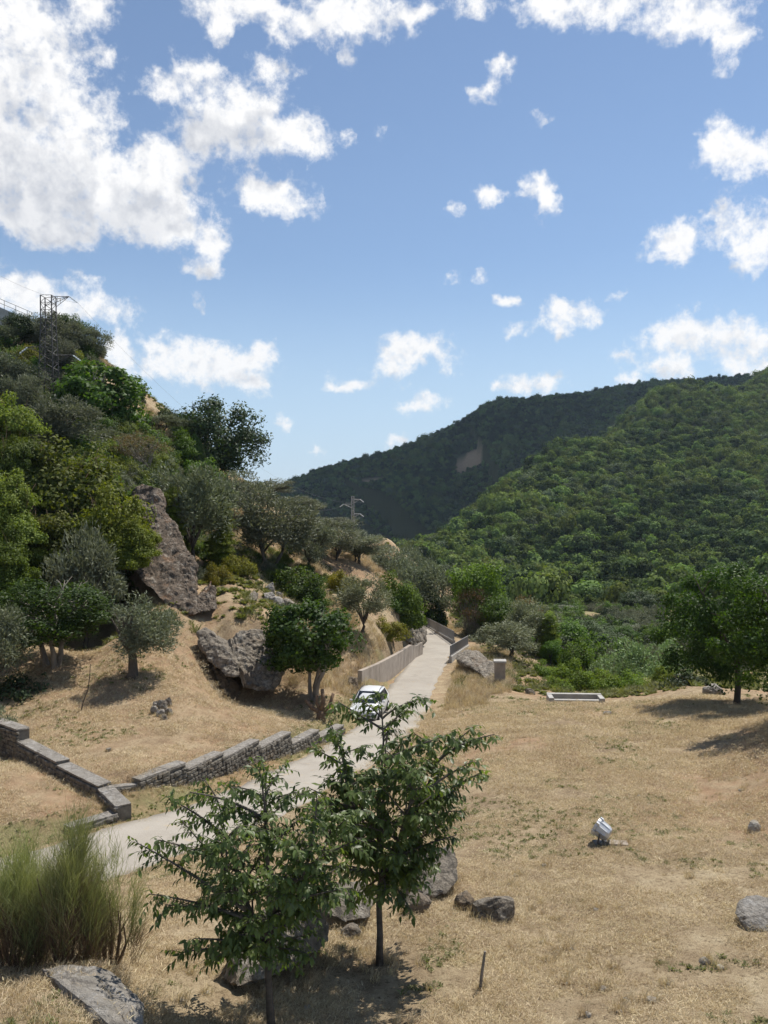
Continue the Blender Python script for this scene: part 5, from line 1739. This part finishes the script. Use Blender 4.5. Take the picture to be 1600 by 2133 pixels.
wire('lower power line sagging from the lattice pylon towards the valley pylon', tips1[1], tips2[2], 6.0)
wire('power line leaving the picture at the left edge above the railing', tips1[0], PV(-160, 470, 60), 1.0)

# ------------------------------------------------------------------ wall and railing at the upper left corner
def top_wall():
    pts = [(-140, 596, 92), (-60, 618, 94), (0, 640, 95), (66, 668, 96)]
    root = thing('terrace_wall', 'grey terrace wall below the railing at the upper left corner', 'wall', P(0, 660, 95))
    O = root.location.copy()
    for k in range(3):
        a, b = PV(*pts[k]), PV(*pts[k + 1])
        mb = MB()
        n = Vector((0.1, 1, 0)) * .3
        mb.hexa([v - O for v in (a - Vector((0, 0, 3)), b - Vector((0, 0, 3)), b + n - Vector((0, 0, 3)), a + n - Vector((0, 0, 3)), a, b, b + n, a + n)])
        mb.build('wall_panel', M['concrete_pale'], root)
    rt = thing('terrace_railing', 'thin metal railing on top of the upper left terrace wall', 'railing', P(0, 640, 95.1))
    O = rt.location.copy()
    for hgt in (0.5, 1.0):
        mb = MB()
        mb.tube([PV(*q) + Vector((0, .12, hgt)) - O for q in pts], 0.03, 5)
        mb.build('rail', M['steel'], rt)
    for px in range(-136, 70, 24):
        i = [k for k in range(3) if pts[k][0] <= px][-1]
        t = (px - pts[i][0]) / (pts[i + 1][0] - pts[i][0])
        q = PV(*pts[i]).lerp(PV(*pts[i + 1]), t) + Vector((0, .12, 0))
        mb = MB()
        mb.tube([q - O, q - O + Vector((0, 0, 1.02))], 0.03, 5)
        mb.build('post', M['steel'], rt)
top_wall()
# ------------------------------------------------------------------ the two young trees
def leaf_shape():
    """pointed drooping leaf along +X, unit length, slightly folded"""
    V = [(0, 0, 0), (.22, .19, .045), (.22, -.19, .045), (.26, 0, 0), (.55, .19, .03), (.55, -.19, .03), (.6, 0, -.015), (1.0, 0, -.10)]
    Fc = [(0, 3, 1), (0, 2, 3), (1, 3, 4), (3, 6, 4), (2, 5, 3), (3, 5, 6), (4, 6, 7), (6, 5, 7)]
    return np.array(V), np.array(Fc)
LV, LF = leaf_shape()
def young_tree(label, base, trunk_top, tips, seed, n_fill, centre, radii, leaf_len):
    r = random.Random(seed)
    nr = np.random.default_rng(seed)
    base = Vector(base)
    top = Vector(trunk_top)
    root = thing('young_tree', label, 'tree', base, None, 'young trees in the foreground')
    H = top.z - base.z
    tp = []
    for i in range(9):
        t = i / 8
        tp.append(base.lerp(top, t) + Vector((r.uniform(-1, 1), r.uniform(-1, 1), 0)) * 0.05 * (0 < i < 8) * (0.4 + t))
    mb = MB()
    R0 = 0.062
    mb.tube([p - base - (Vector((0, 0, .25)) if i == 0 else Vector()) for i, p in enumerate(tp)], [R0 * (1.25 if i == 0 else 1 - 0.82 * i / 8) for i in range(9)], 8)
    mb.build('trunk', M['bark'], root, smooth=True)
    def trunk_at(t):
        f = t * 8
        i = min(7, int(f))
        return tp[i].lerp(tp[i + 1], f - i)
    bm_ = MB()
    P_, D_, N_, S_ = [], [], [], []
    tips = [Vector(t) for t in tips]
    n_spray = len(tips)
    c = Vector(centre)
    for i in range(n_fill):
        while True:
            v = Vector((r.uniform(-1, 1), r.uniform(-1, 1), r.uniform(-1, 1)))
            if 0.30 < v.length < 1:
                break
        tips.append(c + Vector((v.x * radii[0], v.y * radii[1], v.z * radii[2])))
    attach = [trunk_at(q) for q in np.linspace(.34, .96, 16)]
    a0 = r.random() * 6.28
    for li in range(5):
        an = a0 + li * 2 * PI / 5 + r.uniform(-.3, .3)
        s0 = trunk_at(.33 + .05 * li)
        e0 = c + Vector((math.cos(an) * radii[0] * .85, math.sin(an) * radii[1] * .85, radii[2] * r.uniform(.25, .8)))
        m0 = s0.lerp(e0, .5) + Vector((math.cos(an), math.sin(an), -.4)) * .14
        lp_ = [s0 * (1 - q) ** 2 + m0 * 2 * q * (1 - q) + e0 * q * q for q in np.linspace(0, 1, 9)]
        bm_.tube([p - base for p in lp_], [.036 * (1 - .8 * i / 8) + .003 for i in range(9)], 6, False)
        attach += lp_[2:]
        tips.append(e0 + Vector((math.cos(an), math.sin(an), .5)) * .2)
    for ti, tip in enumerate(tips):
        spray = ti < n_spray
        best, st = 1e9, tp[4]
        for a_ in attach:
            if a_.z > tip.z - 0.12:
                continue
            hd_ = math.hypot(a_.x - tip.x, a_.y - tip.y)
            cost = (a_ - tip).length * r.uniform(.75, 1.25) + (0.5 if tip.z - a_.z < 0.35 * hd_ else 0)
            if cost < best:
                best, st = cost, a_
        if best > 1e8:
            st = trunk_at(.34)
        d = tip - st
        L = d.length
        if L < 0.2:
            continue
        mid = st.lerp(tip, .5) + Vector((r.uniform(-.12, .12), r.uniform(-.12, .12), 0.06 * L + .03))
        pts = []
        n = 9
        for i in range(n + 1):
            q = i / n
            pts.append(st * (1 - q) ** 2 + mid * 2 * q * (1 - q) + tip * q * q)
        rad = [0.022 * min(1.2, L) * (1 - .85 * i / n) + .003 for i in range(n + 1)]
        bm_.tube([p - base for p in pts], rad, 5, False)
        # twigs with alternate drooping leaves
        s = 0.22 if spray else 0.3
        k = 0
        while s < 1.0:
            q = s * n
            i = min(n - 1, int(q))
            p = pts[i].lerp(pts[i + 1], q - i)
            tdir = (pts[i + 1] - pts[i]).normalized()
            sd = tdir.cross(Vector((0, 0, 1)))
            if sd.length < .1:
                sd = Vector((1, 0, 0))
            sd.normalize()
            sd = sd * (1 if k % 2 else -1) * r.uniform(.3, 1) + Vector((r.uniform(-.7, .7), r.uniform(-.7, .7), r.uniform(-.5, .7)))
            td = (tdir * r.uniform(.4, .9) + sd * 0.8).normalized()
            TL = r.uniform(.20, .40) * (1.0 - .2 * s)
            e = p + td * TL + Vector((0, 0, -.28 * TL))
            m2 = p.lerp(e, .5) + Vector((0, 0, .06 * TL))
            tw = [p, m2, e]
            bm_.tube([x - base for x in tw], [.0045, .003, .0015], 3, False)
            nl = int(TL / (leaf_len * .36)) + 2
            for j in range(nl):
                f = (j + .4) / nl
                lp = (p * (1 - f) ** 2 + m2 * 2 * f * (1 - f) + e * f * f)
                al = td.cross(Vector((0, 0, 1)))
                if al.length < .1:
                    al = Vector((1, 0, 0))
                al = al.normalized() * (1 if j % 2 else -1)
                dr = (td * r.uniform(.25, .7) + al * r.uniform(.35, .8) + Vector((r.uniform(-.2, .2), r.uniform(-.2, .2), -r.uniform(.1, 1.25))))
                nm = Vector((r.uniform(-.4, .4), r.uniform(-.4, .4), 1)) + td * .5
                P_.append(lp)
                D_.append(dr)
                N_.append(nm)
                S_.append(leaf_len * r.uniform(.5, 1.15))
            s += r.uniform(.045, .075) / max(.5, min(1.6, L)) * (0.8 if spray else 1.0)
            k += 1
    bm_.build('branches', M['bark'], root)
    P_ = np.array(P_)
    D_ = unit(np.array(D_))
    N_ = np.array(N_)
    S_ = np.array(S_)
    side = unit(np.cross(N_, D_))
    up = np.cross(D_, side)
    n = len(P_)
    # nearest leaves to the viewer stay single pieces
    dist = np.linalg.norm(P_ - np.array(cam.location), axis=1)
    order = np.argsort(dist)
    single = set(order[:280].tolist())
    keep = np.array([i for i in range(n) if i not in single])
    def world(idx):
        X = D_[idx][:, None, :] * LV[None, :, 0:1] + side[idx][:, None, :] * LV[None, :, 1:2] + up[idx][:, None, :] * LV[None, :, 2:3]
        return P_[idx][:, None, :] + X * S_[idx][:, None, None]
    V = world(keep).reshape(-1, 3) - np.array(base)
    Fq = (LF[None] + (np.arange(len(keep)) * len(LV))[:, None, None]).reshape(-1, 3)
    crown = obj('crown', fast_mesh('crown', V, Fq, [M['hackberry']]), root)
    crown['kind'] = 'stuff'
    for i in sorted(single):
        mtx = Matrix(((D_[i][0], side[i][0], up[i][0]), (D_[i][1], side[i][1], up[i][1]), (D_[i][2], side[i][2], up[i][2])))
        o = obj('leaf', LEAF_ME, crown, Vector(P_[i]) - base, mtx.to_euler(), (S_[i],) * 3)
    print(label, 'leaves', n)
    return root
LEAF_ME = fast_mesh('leaf', LV, LF, [M['hackberry']])
gB = hit(790, 2012)
dB = gB.y
rB = random.Random(3)
def tipset(lst, d, r, rng_d):
    return [P(px, py, d + (dd if dd is not None else r.uniform(-rng_d, rng_d))) for px, py, dd in lst]
tB = [(885,1455,-.3),(860,1470,.3),(790,1440,0),(745,1455,.4),(705,1462,-.2),(1030,1530,-.3),(985,1515,.4),(940,1530,-.6),(1000,1610,.2),(985,1585,-.7),(962,1690,.3),(950,1740,-.4),(650,1560,.4),(690,1510,-.5),(640,1640,.7),(660,1690,-.8),
      (700,1800,.9),(850,1890,-.5),(905,1800,.5),(740,1880,.7),(690,1740,-1.0),(800,1560,-1.1),(870,1600,-1.2),(760,1650,-1.3),(880,1700,-1.2),(820,1780,-1.1),(900,1560,.9),(800,1700,1.3),(920,1650,1.1),(720,1600,1.2),(800,1860,-.9),(870,1840,.9),(650,1800,.4)]
young_tree('young tree farther back with the taller crown, right of its twin', gB, P(795, 1475, dB), tipset(tB, dB, rB, 1), 21, 108, P(812, 1685, dB), (1.15, 1.1, 1.45), 0.140)
xA = (565 - CX) / F_PX * 11.0
gA = Vector((xA, 11.0, T1(xA, 11.0)))
dA = 11.0
tA = [(755,1745,.2),(748,1690,-.4),(735,1850,-.2),(660,1655,-.6),(690,1760,.8),(560,1650,.6),(290,1758,.2),(330,1750,-.3),(352,1665,.3),(395,1650,-.4),(425,1625,.5),(530,1592,0),(590,1600,.4),(480,1640,-.5),(310,1862,.3),(345,1885,-.4),(372,1985,.2),(405,1955,-.5),(430,2000,.5),(445,1750,-.8),(620,1650,.5),(690,1690,-.3),(715,1800,.4),
      (700,1855,-.5),(665,1940,.4),(640,1985,-.3),(545,2000,-.6),(600,1750,-.9),(380,1710,.8),(500,1720,-1.0),(560,1820,-1.0),(470,1860,-.9),(640,1830,-.8),(420,1830,.8),(540,1700,.9),(640,1760,.9),(520,1930,.8),(600,2000,.3),(460,1960,-.3)]
young_tree('young tree nearest the camera with the wider crown, left of its twin', gA, P(545, 1625, dA), tipset(tA, dA, rB, 1), 22, 88, P(565, 1795, dA), (1.0, 1.05, 1.1), 0.122)

# ------------------------------------------------------------------ broom shrubs
def broom(label, px, py, wpx, top, seed, n, dry=0.35, d=None):
    g = hit(px, py) if d is None else at(px, d)
    d = g.y
    hw = wpx * .5 * d / F_PX
    h = P(px, top, d)[2] - g.z
    root = thing('broom_shrub', label, 'broom', g, None, 'broom shrubs at the lower left')
    r = np.random.default_rng(seed)
    hubs = []
    plumes = [(r.random() * 6.283, math.sqrt(r.random()) * 0.8) for i in range(7)]
    for i in range(24):
        a, rr = plumes[i % 7]
        ph = (.62, 1.0, .8, .92, .7, 1.0, .85)[i % 7]
        a, rr = a + r.normal() * .12, abs(rr + r.normal() * .07)
        hubs.append((math.cos(a) * rr * hw, math.sin(a) * rr * hw, h * r.uniform(.25, .72) * (1 - .3 * rr) * ph, rr))
    def ribbons(n, h0, h1, col, width, zs, fan):
        V, Fq = [], []
        for i in range(n):
            hb = hubs[r.integers(len(hubs))]
            z0 = max(.02, hb[2] * zs + r.normal() * .09 * h)
            p0 = np.array([hb[0] + r.normal() * .11 * hw, hb[1] + r.normal() * .11 * hw, z0])
            dr = np.array([hb[0] / hw * fan, hb[1] / hw * fan, 1.0]) + r.normal(size=3) * np.array([.38, .38, .12])
            dr /= np.linalg.norm(dr)
            L = h * r.uniform(h0, h1) * (1 - .25 * hb[3])
            if r.random() < .93:
                L = min(L, h * (1.0 - .3 * hb[3] ** 2) - z0 * .6)
            if L < .08:
                continue
            b = r.random() * 6.283
            side = np.array([math.cos(b), math.sin(b), 0]) * width
            bend = np.array([r.normal() * .3 + dr[0], r.normal() * .3 + dr[1], .1]) * L * .14
            k = len(V)
            for j in range(4):
                t = j / 3
                c = p0 + dr * L * t + bend * t * t
                w = side * (1 - .8 * t)
                V += [c - w, c + w]
            for j in range(3):
                Fq.append((k + 2 * j, k + 2 * j + 1, k + 2 * j + 3, k + 2 * j + 2))
        return fast_mesh('twigs', np.array(V), np.array(Fq), [col])
    o = obj('green_twigs', ribbons(int(n * 2.0), .08, .26, M['broom'], .0032, 1.25, .45), root)
    o['kind'] = 'stuff'
    o = obj('dry_twigs', ribbons(int(n * dry * 1.6), .12, .34, M['broom_dry'], .0032, .5, .5), root)
    o['kind'] = 'stuff'
    mb = MB()
    for i in range(12):
        a = r.random() * 6.283
        rr = hw * r.uniform(.15, .75)
        e = Vector((math.cos(a) * rr, math.sin(a) * rr, h * r.uniform(.35, .6)))
        s = Vector((math.cos(a) * rr * .3, math.sin(a) * rr * .3, -.05))
        mb.tube([s, s.lerp(e, .5) + Vector((r.normal() * .06, r.normal() * .06, .05)), e], [.022, .016, .007], 5)
    mb.build('stems', M['bark_brown'], root)
broom('broad broom shrub cut by the left picture edge', 30, 2014, 230, 1716, 801, 3600)
broom('tall broom shrub with a bare woody stem in the middle of the clump', 138, 2014, 175, 1666, 802, 2300, .5)
broom('slender broom shrub at the right end of the clump', 232, 2012, 150, 1748, 803, 1700, .6)
broom('low broom shrub behind the outcrop at the left edge', -60, 2005, 150, 1760, 804, 1600)

# ------------------------------------------------------------------ small things on the field
def floodlight():
    g = hit(1252, 1757)
    d = g.y
    m_alu = mat_plain('floodlight_aluminium', (0.52, 0.53, 0.54), 0.42, 0.55, 0.08, 14)
    m_dark = mat_plain('floodlight_dark', (0.05, 0.05, 0.055), 0.5, 0.1, 0.2, 14)
    m_lens = mat_plain('floodlight_glass', (0.10, 0.11, 0.12), 0.08, 0.0, 0.05, 4)
    root = thing('floodlight', 'silver barrel floodlight tilted up on the dry field', 'floodlight', g)
    c = PV(1256, 1730, d) - g
    ax = Vector((-0.62, 0.42, 0.40)).normalized()      # lens looks up and away to the left
    Rr, Ln = 0.195, 0.38
    u = ax.cross(Vector((0, 0, 1))).normalized()
    v = u.cross(ax).normalized()
    def ring(t, r, n=16, flat=None):
        return [c + ax * t + (u * math.cos(2 * PI * k / n) + v * math.sin(2 * PI * k / n)) * r for k in range(n)]
    def lathe(prof, name, mat, parent, n=16):
        mb = MB()
        V = []
        for t, r in prof:
            V += ring(t, r, n)
        Fc = []
        for i in range(len(prof) - 1):
            for k in range(n):
                k2 = (k + 1) % n
                Fc.append((i * n + k, i * n + k2, (i + 1) * n + k2, (i + 1) * n + k))
        Fc.append(tuple(range(n - 1, -1, -1)))
        Fc.append(tuple((len(prof) - 1) * n + k for k in range(n)))
        mb.add(V, Fc)
        return mb.build(name, mat, parent)
    body = lathe([(-Ln / 2, Rr * .55), (-Ln / 2 + .03, Rr * .86), (-Ln / 2 + .08, Rr * .93), (Ln / 2 - .06, Rr)], 'barrel', m_alu, root, 10)
    for k in range(10):
        a = 2 * PI * k / 10
        q = (u * math.cos(a) + v * math.sin(a))
        mb = MB()
        mb.tube([c + q * Rr * .93 - ax * (Ln / 2 - .08), c + q * Rr * 1.02 + ax * (Ln / 2 - .07)], .012, 4)
        mb.build('cooling_fin', m_alu, body)
    lathe([(Ln / 2 - .055, Rr * 1.08), (Ln / 2 - .01, Rr * 1.10), (Ln / 2 + .02, Rr * 1.04)], 'front_ring', m_alu, root, 16)
    lathe([(Ln / 2 + .012, Rr * .93), (Ln / 2 + .026, Rr * .90)], 'lens', m_lens, root, 16)
    for k in range(6):
        a = 2 * PI * k / 6 + .3
        q = (u * math.cos(a) + v * math.sin(a))
        mb = MB()
        mb.box((0, 0, 0), (.05, .05, .09), Matrix.Translation(c + q * Rr * 1.10 + ax * (Ln / 2 - .03)) @ ax.to_track_quat('Z', 'Y').to_matrix().to_4x4())
        mb.build('clip', m_alu, root)
    mb = MB()
    s = u
    for sg in (-1, 1):
        mb.tube([Vector((0, 0, .05)) + s * sg * .10, Vector((0, 0, .08)) + s * sg * (Rr + .05), c + s * sg * (Rr + .045)], .022, 6)
    mb.build('bracket', m_dark, root)
    mb = MB()
    mb.box((0, 0, .0), (.36, .30, .06))
    mb.build('base_plate', m_dark, root, bevel=.01)
    o = MB().box((0, 0, 0), (.46, .26, .07))
    g2 = hit(1288, 1760)
    o = o.build('concrete_block', M['concrete'], None, bevel=.01, loc=g2 + Vector((0, 0, .02)), rot=(0, 0, -.15))
    tag(o, 'flat concrete block in the grass right of the floodlight', 'block')
floodlight()
g = hit(1000, 2062)
mb = MB()
mb.tube([Vector((0, 0, -.1)), Vector((.02, 0, .2)), Vector((.05, 0, .42)), Vector((.075, 0, .60))], [.028, .024, .022, .018], 7)
o = mb.build('wooden_stake', M['bark_pale'], None, loc=g)
tag(o, 'thin leaning wooden stake in the foreground grass', 'stake')
g = hit(168, 1482)
mb = MB()
mb.tube([Vector((0, 0, -.1)), Vector((.12, 0, .4)), Vector((.32, 0, .9)), Vector((.40, 0, 1.5)), Vector((.43, 0, 2.0))], [.03, .026, .022, .018, .012], 6)
tag(mb.build('bare_sapling', M['bark'], None, loc=g), 'thin bare sapling stem on the lawn left of the small olive', 'sapling')
# pruned stump by the wall
g = at(668, 39.6)
mb = MB()
root = thing('pruned_stump', 'pruned tree stump with cut limbs behind the stepped wall', 'stump', g)
mb = MB()
mb.tube([Vector((0, 0, -.2)), Vector((0, 0, .2)), Vector((.03, 0, .4))], [.30, .22, .19], 8)
mb.build('trunk', M['bark_brown'], root, smooth=True)
for (pts, ra) in [([(0, 0, .3), (-.45, .0, .55), (-.75, .05, .95)], .13), ([(0, 0, .35), (-.22, .1, .8), (-.18, .1, 1.15)], .10), ([(0.02, 0, .35), (.12, .05, .9), (.05, .1, 1.45)], .13), ([(0.03, 0, .3), (.42, 0, .62), (.62, .05, 1.25)], .12), ([(0.03, 0, .25), (.5, -.1, .35), (1.0, -.1, .42)], .07)]:
    mb = MB()
    mb.tube([Vector(p) for p in pts], [ra, ra * .85, ra * .7], 7)
    mb.build('cut_limb', M['bark_brown'], root, smooth=True)

# ------------------------------------------------------------------ car
def car():
    g = hit(770, 1491)
    m_body = mat_plain('silver_paint', (0.66, 0.67, 0.68), 0.35, 0.15, 0.03, 3)
    m_glass = mat_plain('car_glass', (0.012, 0.016, 0.022), 0.06, 0, 0.1, 3)
    m_tyre = mat_plain('tyre_rubber', (0.02, 0.02, 0.02), 0.85, 0, 0.2, 9)
    m_trim = mat_plain('black_trim', (0.025, 0.025, 0.027), 0.55, 0, 0.2, 9)
    m_lamp = mat_plain('headlamp_glass', (0.72, 0.74, 0.76), 0.12, 0, 0.05, 9)
    t = Vector((ROADC[0][0], 0, 0))
    dr, _, _ = poly_dist(np.array([g.x]), np.array([g.y]), ROADC)
    root = thing('parked_car', 'small silver car parked beside the concrete wall', 'car', g, (0, 0, 0))
    # local: +Y nose (towards camera after turning), X width, Z up
    root.rotation_euler = (0, 0, PI - 0.20)
    prof = [  # y, half width, z low, z shoulder, z top, half top width
        (-1.85, .70, .32, .78, .86, .58), (-1.70, .80, .26, .86, 1.10, .60), (-1.30, .83, .22, .90, 1.40, .60), (-0.60, .84, .20, .90, 1.47, .61), (0.05, .84, .20, .89, 1.45, .60),
        (0.55, .84, .20, .88, 1.22, .62), (0.95, .83, .20, .86, .94, .66), (1.40, .81, .22, .78, .84, .62), (1.72, .76, .28, .66, .72, .56), (1.86, .66, .34, .56, .60, .50)]
    V, Fc = [], []
    for (y, hw, zl, zs, zt, tw) in prof:
        V += [Vector((-hw * .92, y, zl)), Vector((-hw, y, (zl + zs) / 2)), Vector((-hw * .97, y, zs)), Vector((-tw, y, zt - .05 if zt - zs > .2 else zt - .02)), Vector((-tw * .55, y, zt)),
              Vector((tw * .55, y, zt)), Vector((tw, y, zt - .05 if zt - zs > .2 else zt - .02)), Vector((hw * .97, y, zs)), Vector((hw, y, (zl + zs) / 2)), Vector((hw * .92, y, zl))]
    n = 10
    for i in range(len(prof) - 1):
        for k in range(n):
            k2 = (k + 1) % n
            Fc.append((i * n + k, (i + 1) * n + k, (i + 1) * n + k2, i * n + k2))
    Fc.append(tuple(range(n)))
    Fc.append(tuple((len(prof) - 1) * n + k for k in range(n - 1, -1, -1)))
    mb = MB()
    mb.add(V, Fc)
    body = mb.build('body', m_body, root, smooth=True)
    def pane(name, q, off=.012, mat=m_glass):
        q = [Vector(p) for p in q]
        nn = (q[1] - q[0]).cross(q[2] - q[0]).normalized()
        c = sum(q, Vector()) / 4
        if nn.dot(c - Vector((0, -.3, .7))) < 0:
            nn = -nn
        mb = MB()
        mb.hexa([p - nn * .01 for p in q] + [p + nn * off for p in q])
        return mb.build(name, mat, root)
    pane('windscreen', [(-.62, .92, .97), (.62, .92, .97), (.54, .14, 1.40), (-.54, .14, 1.40)], .02)
    pane('rear_window', [(-.52, -1.74, 1.0), (.52, -1.74, 1.0), (.50, -1.36, 1.36), (-.50, -1.36, 1.36)], .03)
    for s in (-1, 1):
        pane('side_window', [(s * .80, .62, .95), (s * .80, -.30, .95), (s * .63, -.30, 1.36), (s * .63, .18, 1.36)], .02)
        pane('side_window', [(s * .80, -.36, .95), (s * .79, -1.25, .96), (s * .62, -1.15, 1.34), (s * .63, -.36, 1.36)], .02)
        mb = MB()
        mb.box((s * .93, .62, .98), (.16, .10, .12))
        mb.build('mirror', m_body, root, bevel=.02)
        mb = MB()
        mb.hexa([Vector(p) for p in ((s * .48, 1.78, .56), (s * .74, 1.66, .58), (s * .76, 1.58, .60), (s * .5, 1.7, .58), (s * .48, 1.76, .70), (s * .72, 1.62, .75), (s * .76, 1.40, .80), (s * .52, 1.6, .76))])
        mb.build('headlight', m_lamp, root)
        mb = MB()
        mb.tube([Vector((s * .56, .1, 1.45)), Vector((s * .56, -.5, 1.51)), Vector((s * .56, -1.2, 1.46))], .018, 5)
        mb.build('roof_rail', m_trim, root)
        for y in (1.16, -1.16):
            w = MB()
            w.tube([Vector((s * .66, y, .31)), Vector((s * .70, y, .31)), Vector((s * .82, y, .31)), Vector((s * .86, y, .31))], [.26, .31, .31, .27], 18)
            wo = w.build('wheel', m_tyre, root)
            w = MB()
            w.tube([Vector((s * .80, y, .31)), Vector((s * .868, y, .31))], [.20, .18], 12)
            w.build('rim', m_lamp, wo)
    mb = MB()
    mb.box((0, 1.84, .46), (.95, .06, .12))
    mb.build('grille', m_trim, root, bevel=.01)
    mb = MB()
    mb.box((0, 1.86, .30), (1.3, .08, .10))
    mb.build('bumper', m_trim, root, bevel=.02)
    mb = MB()
    mb.box((0, 1.895, .40), (.5, .015, .11))
    mb.build('number_plate', m_lamp, root)
car()

# ------------------------------------------------------------------ unseen cumulus above the view, added to shade the far ridge
def cumulus(label, centre, rx, ry, rz, seed):
    r = np.random.default_rng(seed)
    bm = bmesh.new()
    bmesh.ops.create_icosphere(bm, subdivisions=5, radius=1.0)
    co = np.array([v.co for v in bm.verts])
    n = fbm(co * 2.2 + seed, 5, seed)
    co = co * (1 + 0.28 * n)[:, None]
    co[:, 2] = np.where(co[:, 2] < -.15, -.15 + (co[:, 2] + .15) * .2, co[:, 2])
    co *= np.array([rx, ry, rz])
    for v, p in zip(bm.verts, co):
        v.co = p
    me = bpy.data.meshes.new('cloud')
    bm.to_mesh(me)
    bm.free()
    me.polygons.foreach_set('use_smooth', [True] * len(me.polygons))
    m, nt, b, out = new_mat('shade_cloud_white')
    b.inputs['Base Color'].default_value = rgb(.9, .9, .9)
    b.inputs['Roughness'].default_value = 1.0
    b.inputs['Specular IOR Level'].default_value = 0
    me.materials.append(m)
    o = obj('cloud', me, None, centre)
    tag(o, label, 'cloud')
# seat it on the line from the shaded ridge to the sun
tgt = (Vector(P(820, 1010, 930)) + Vector(P(1120, 900, 960))) * .5
up_ = 1350.0
cc = tgt + sun_dir * (up_ / sun_dir.z)
cumulus('unseen white cumulus cloud high over the valley, added to shade the far ridge', cc, 400, 250, 110, 5)

# ------------------------------------------------------------------ dry grass gathered at the foot of rocks, walls and trunks
pts = []
for o in list(COL.objects):
    if o.parent is None and o.type == 'MESH' and o.name.split('.')[0] in ('boulder', 'rock', 'outcrop_rock', 'cave_rock', 'roadside_rock', 'rock_slab', 'foot_rock', 'rubble_stone', 'loose_stone', 'wooden_stake', 'concrete_block'):
        bb = np.array([o.location + Vector(q) for q in o.bound_box])
        lo, hi = bb.min(0), bb.max(0)
        cx_, cy_ = (lo[:2] + hi[:2]) / 2
        rx_, ry_ = (hi[:2] - lo[:2]) / 2
        n = int(np.clip((rx_ + ry_) * 34, 4, 110))
        a = rng.uniform(0, 6.28, n)
        k = rng.uniform(0.80, 1.14, n)
        pts.append(np.stack([cx_ + np.cos(a) * rx_ * k, cy_ + np.sin(a) * ry_ * k], 1))
for g in (gA, gB):
    pts.append(np.array([g.x, g.y]) + rng.normal(size=(40, 2)) * 0.28)
for line in (WALL_A, WALL_B):
    for k in range(len(line) - 1):
        t = rng.random(70)[:, None]
        pts.append(line[k] * (1 - t) + line[k + 1] * t + rng.normal(size=(70, 2)) * 0.22)
pts = np.vstack(pts)
ok = off_road(pts[:, 0], pts[:, 1], 1.45)
pts = pts[ok]
scatter('edge_grass', 'longer dry grass at the foot of rocks, walls and trunks', 'grass', on_ground(pts[:, 0], pts[:, 1], 0.02), rng.uniform(0.28, 0.62, len(pts)), rng.uniform(0, 6.28, len(pts)), TALL)

# ------------------------------------------------------------------ summer haze
mb = MB()
mb.box((0, 0, 0), (6400, 6400, 420))
m = bpy.data.materials.new('haze_air')
m.use_nodes = True
nt = NT(m.node_tree)
nt.n.clear()
pv = nt.node('ShaderNodeVolumePrincipled')
pv.inputs['Color'].default_value = rgb(0.62, 0.80, 1.0)
pv.inputs['Density'].default_value = 0.00008
pv.inputs['Anisotropy'].default_value = 0.3
pv.inputs['Density Attribute'].default_value = ''
nt.l.new(pv.outputs[0], nt.node('ShaderNodeOutputMaterial').inputs['Volume'])
hz = mb.build('haze', m, None, loc=(0, 0, 120))
hz['kind'] = 'stuff'
hz['label'] = 'thin blue summer haze over the valley'
hz['category'] = 'haze'
hz.display_type = 'WIRE'
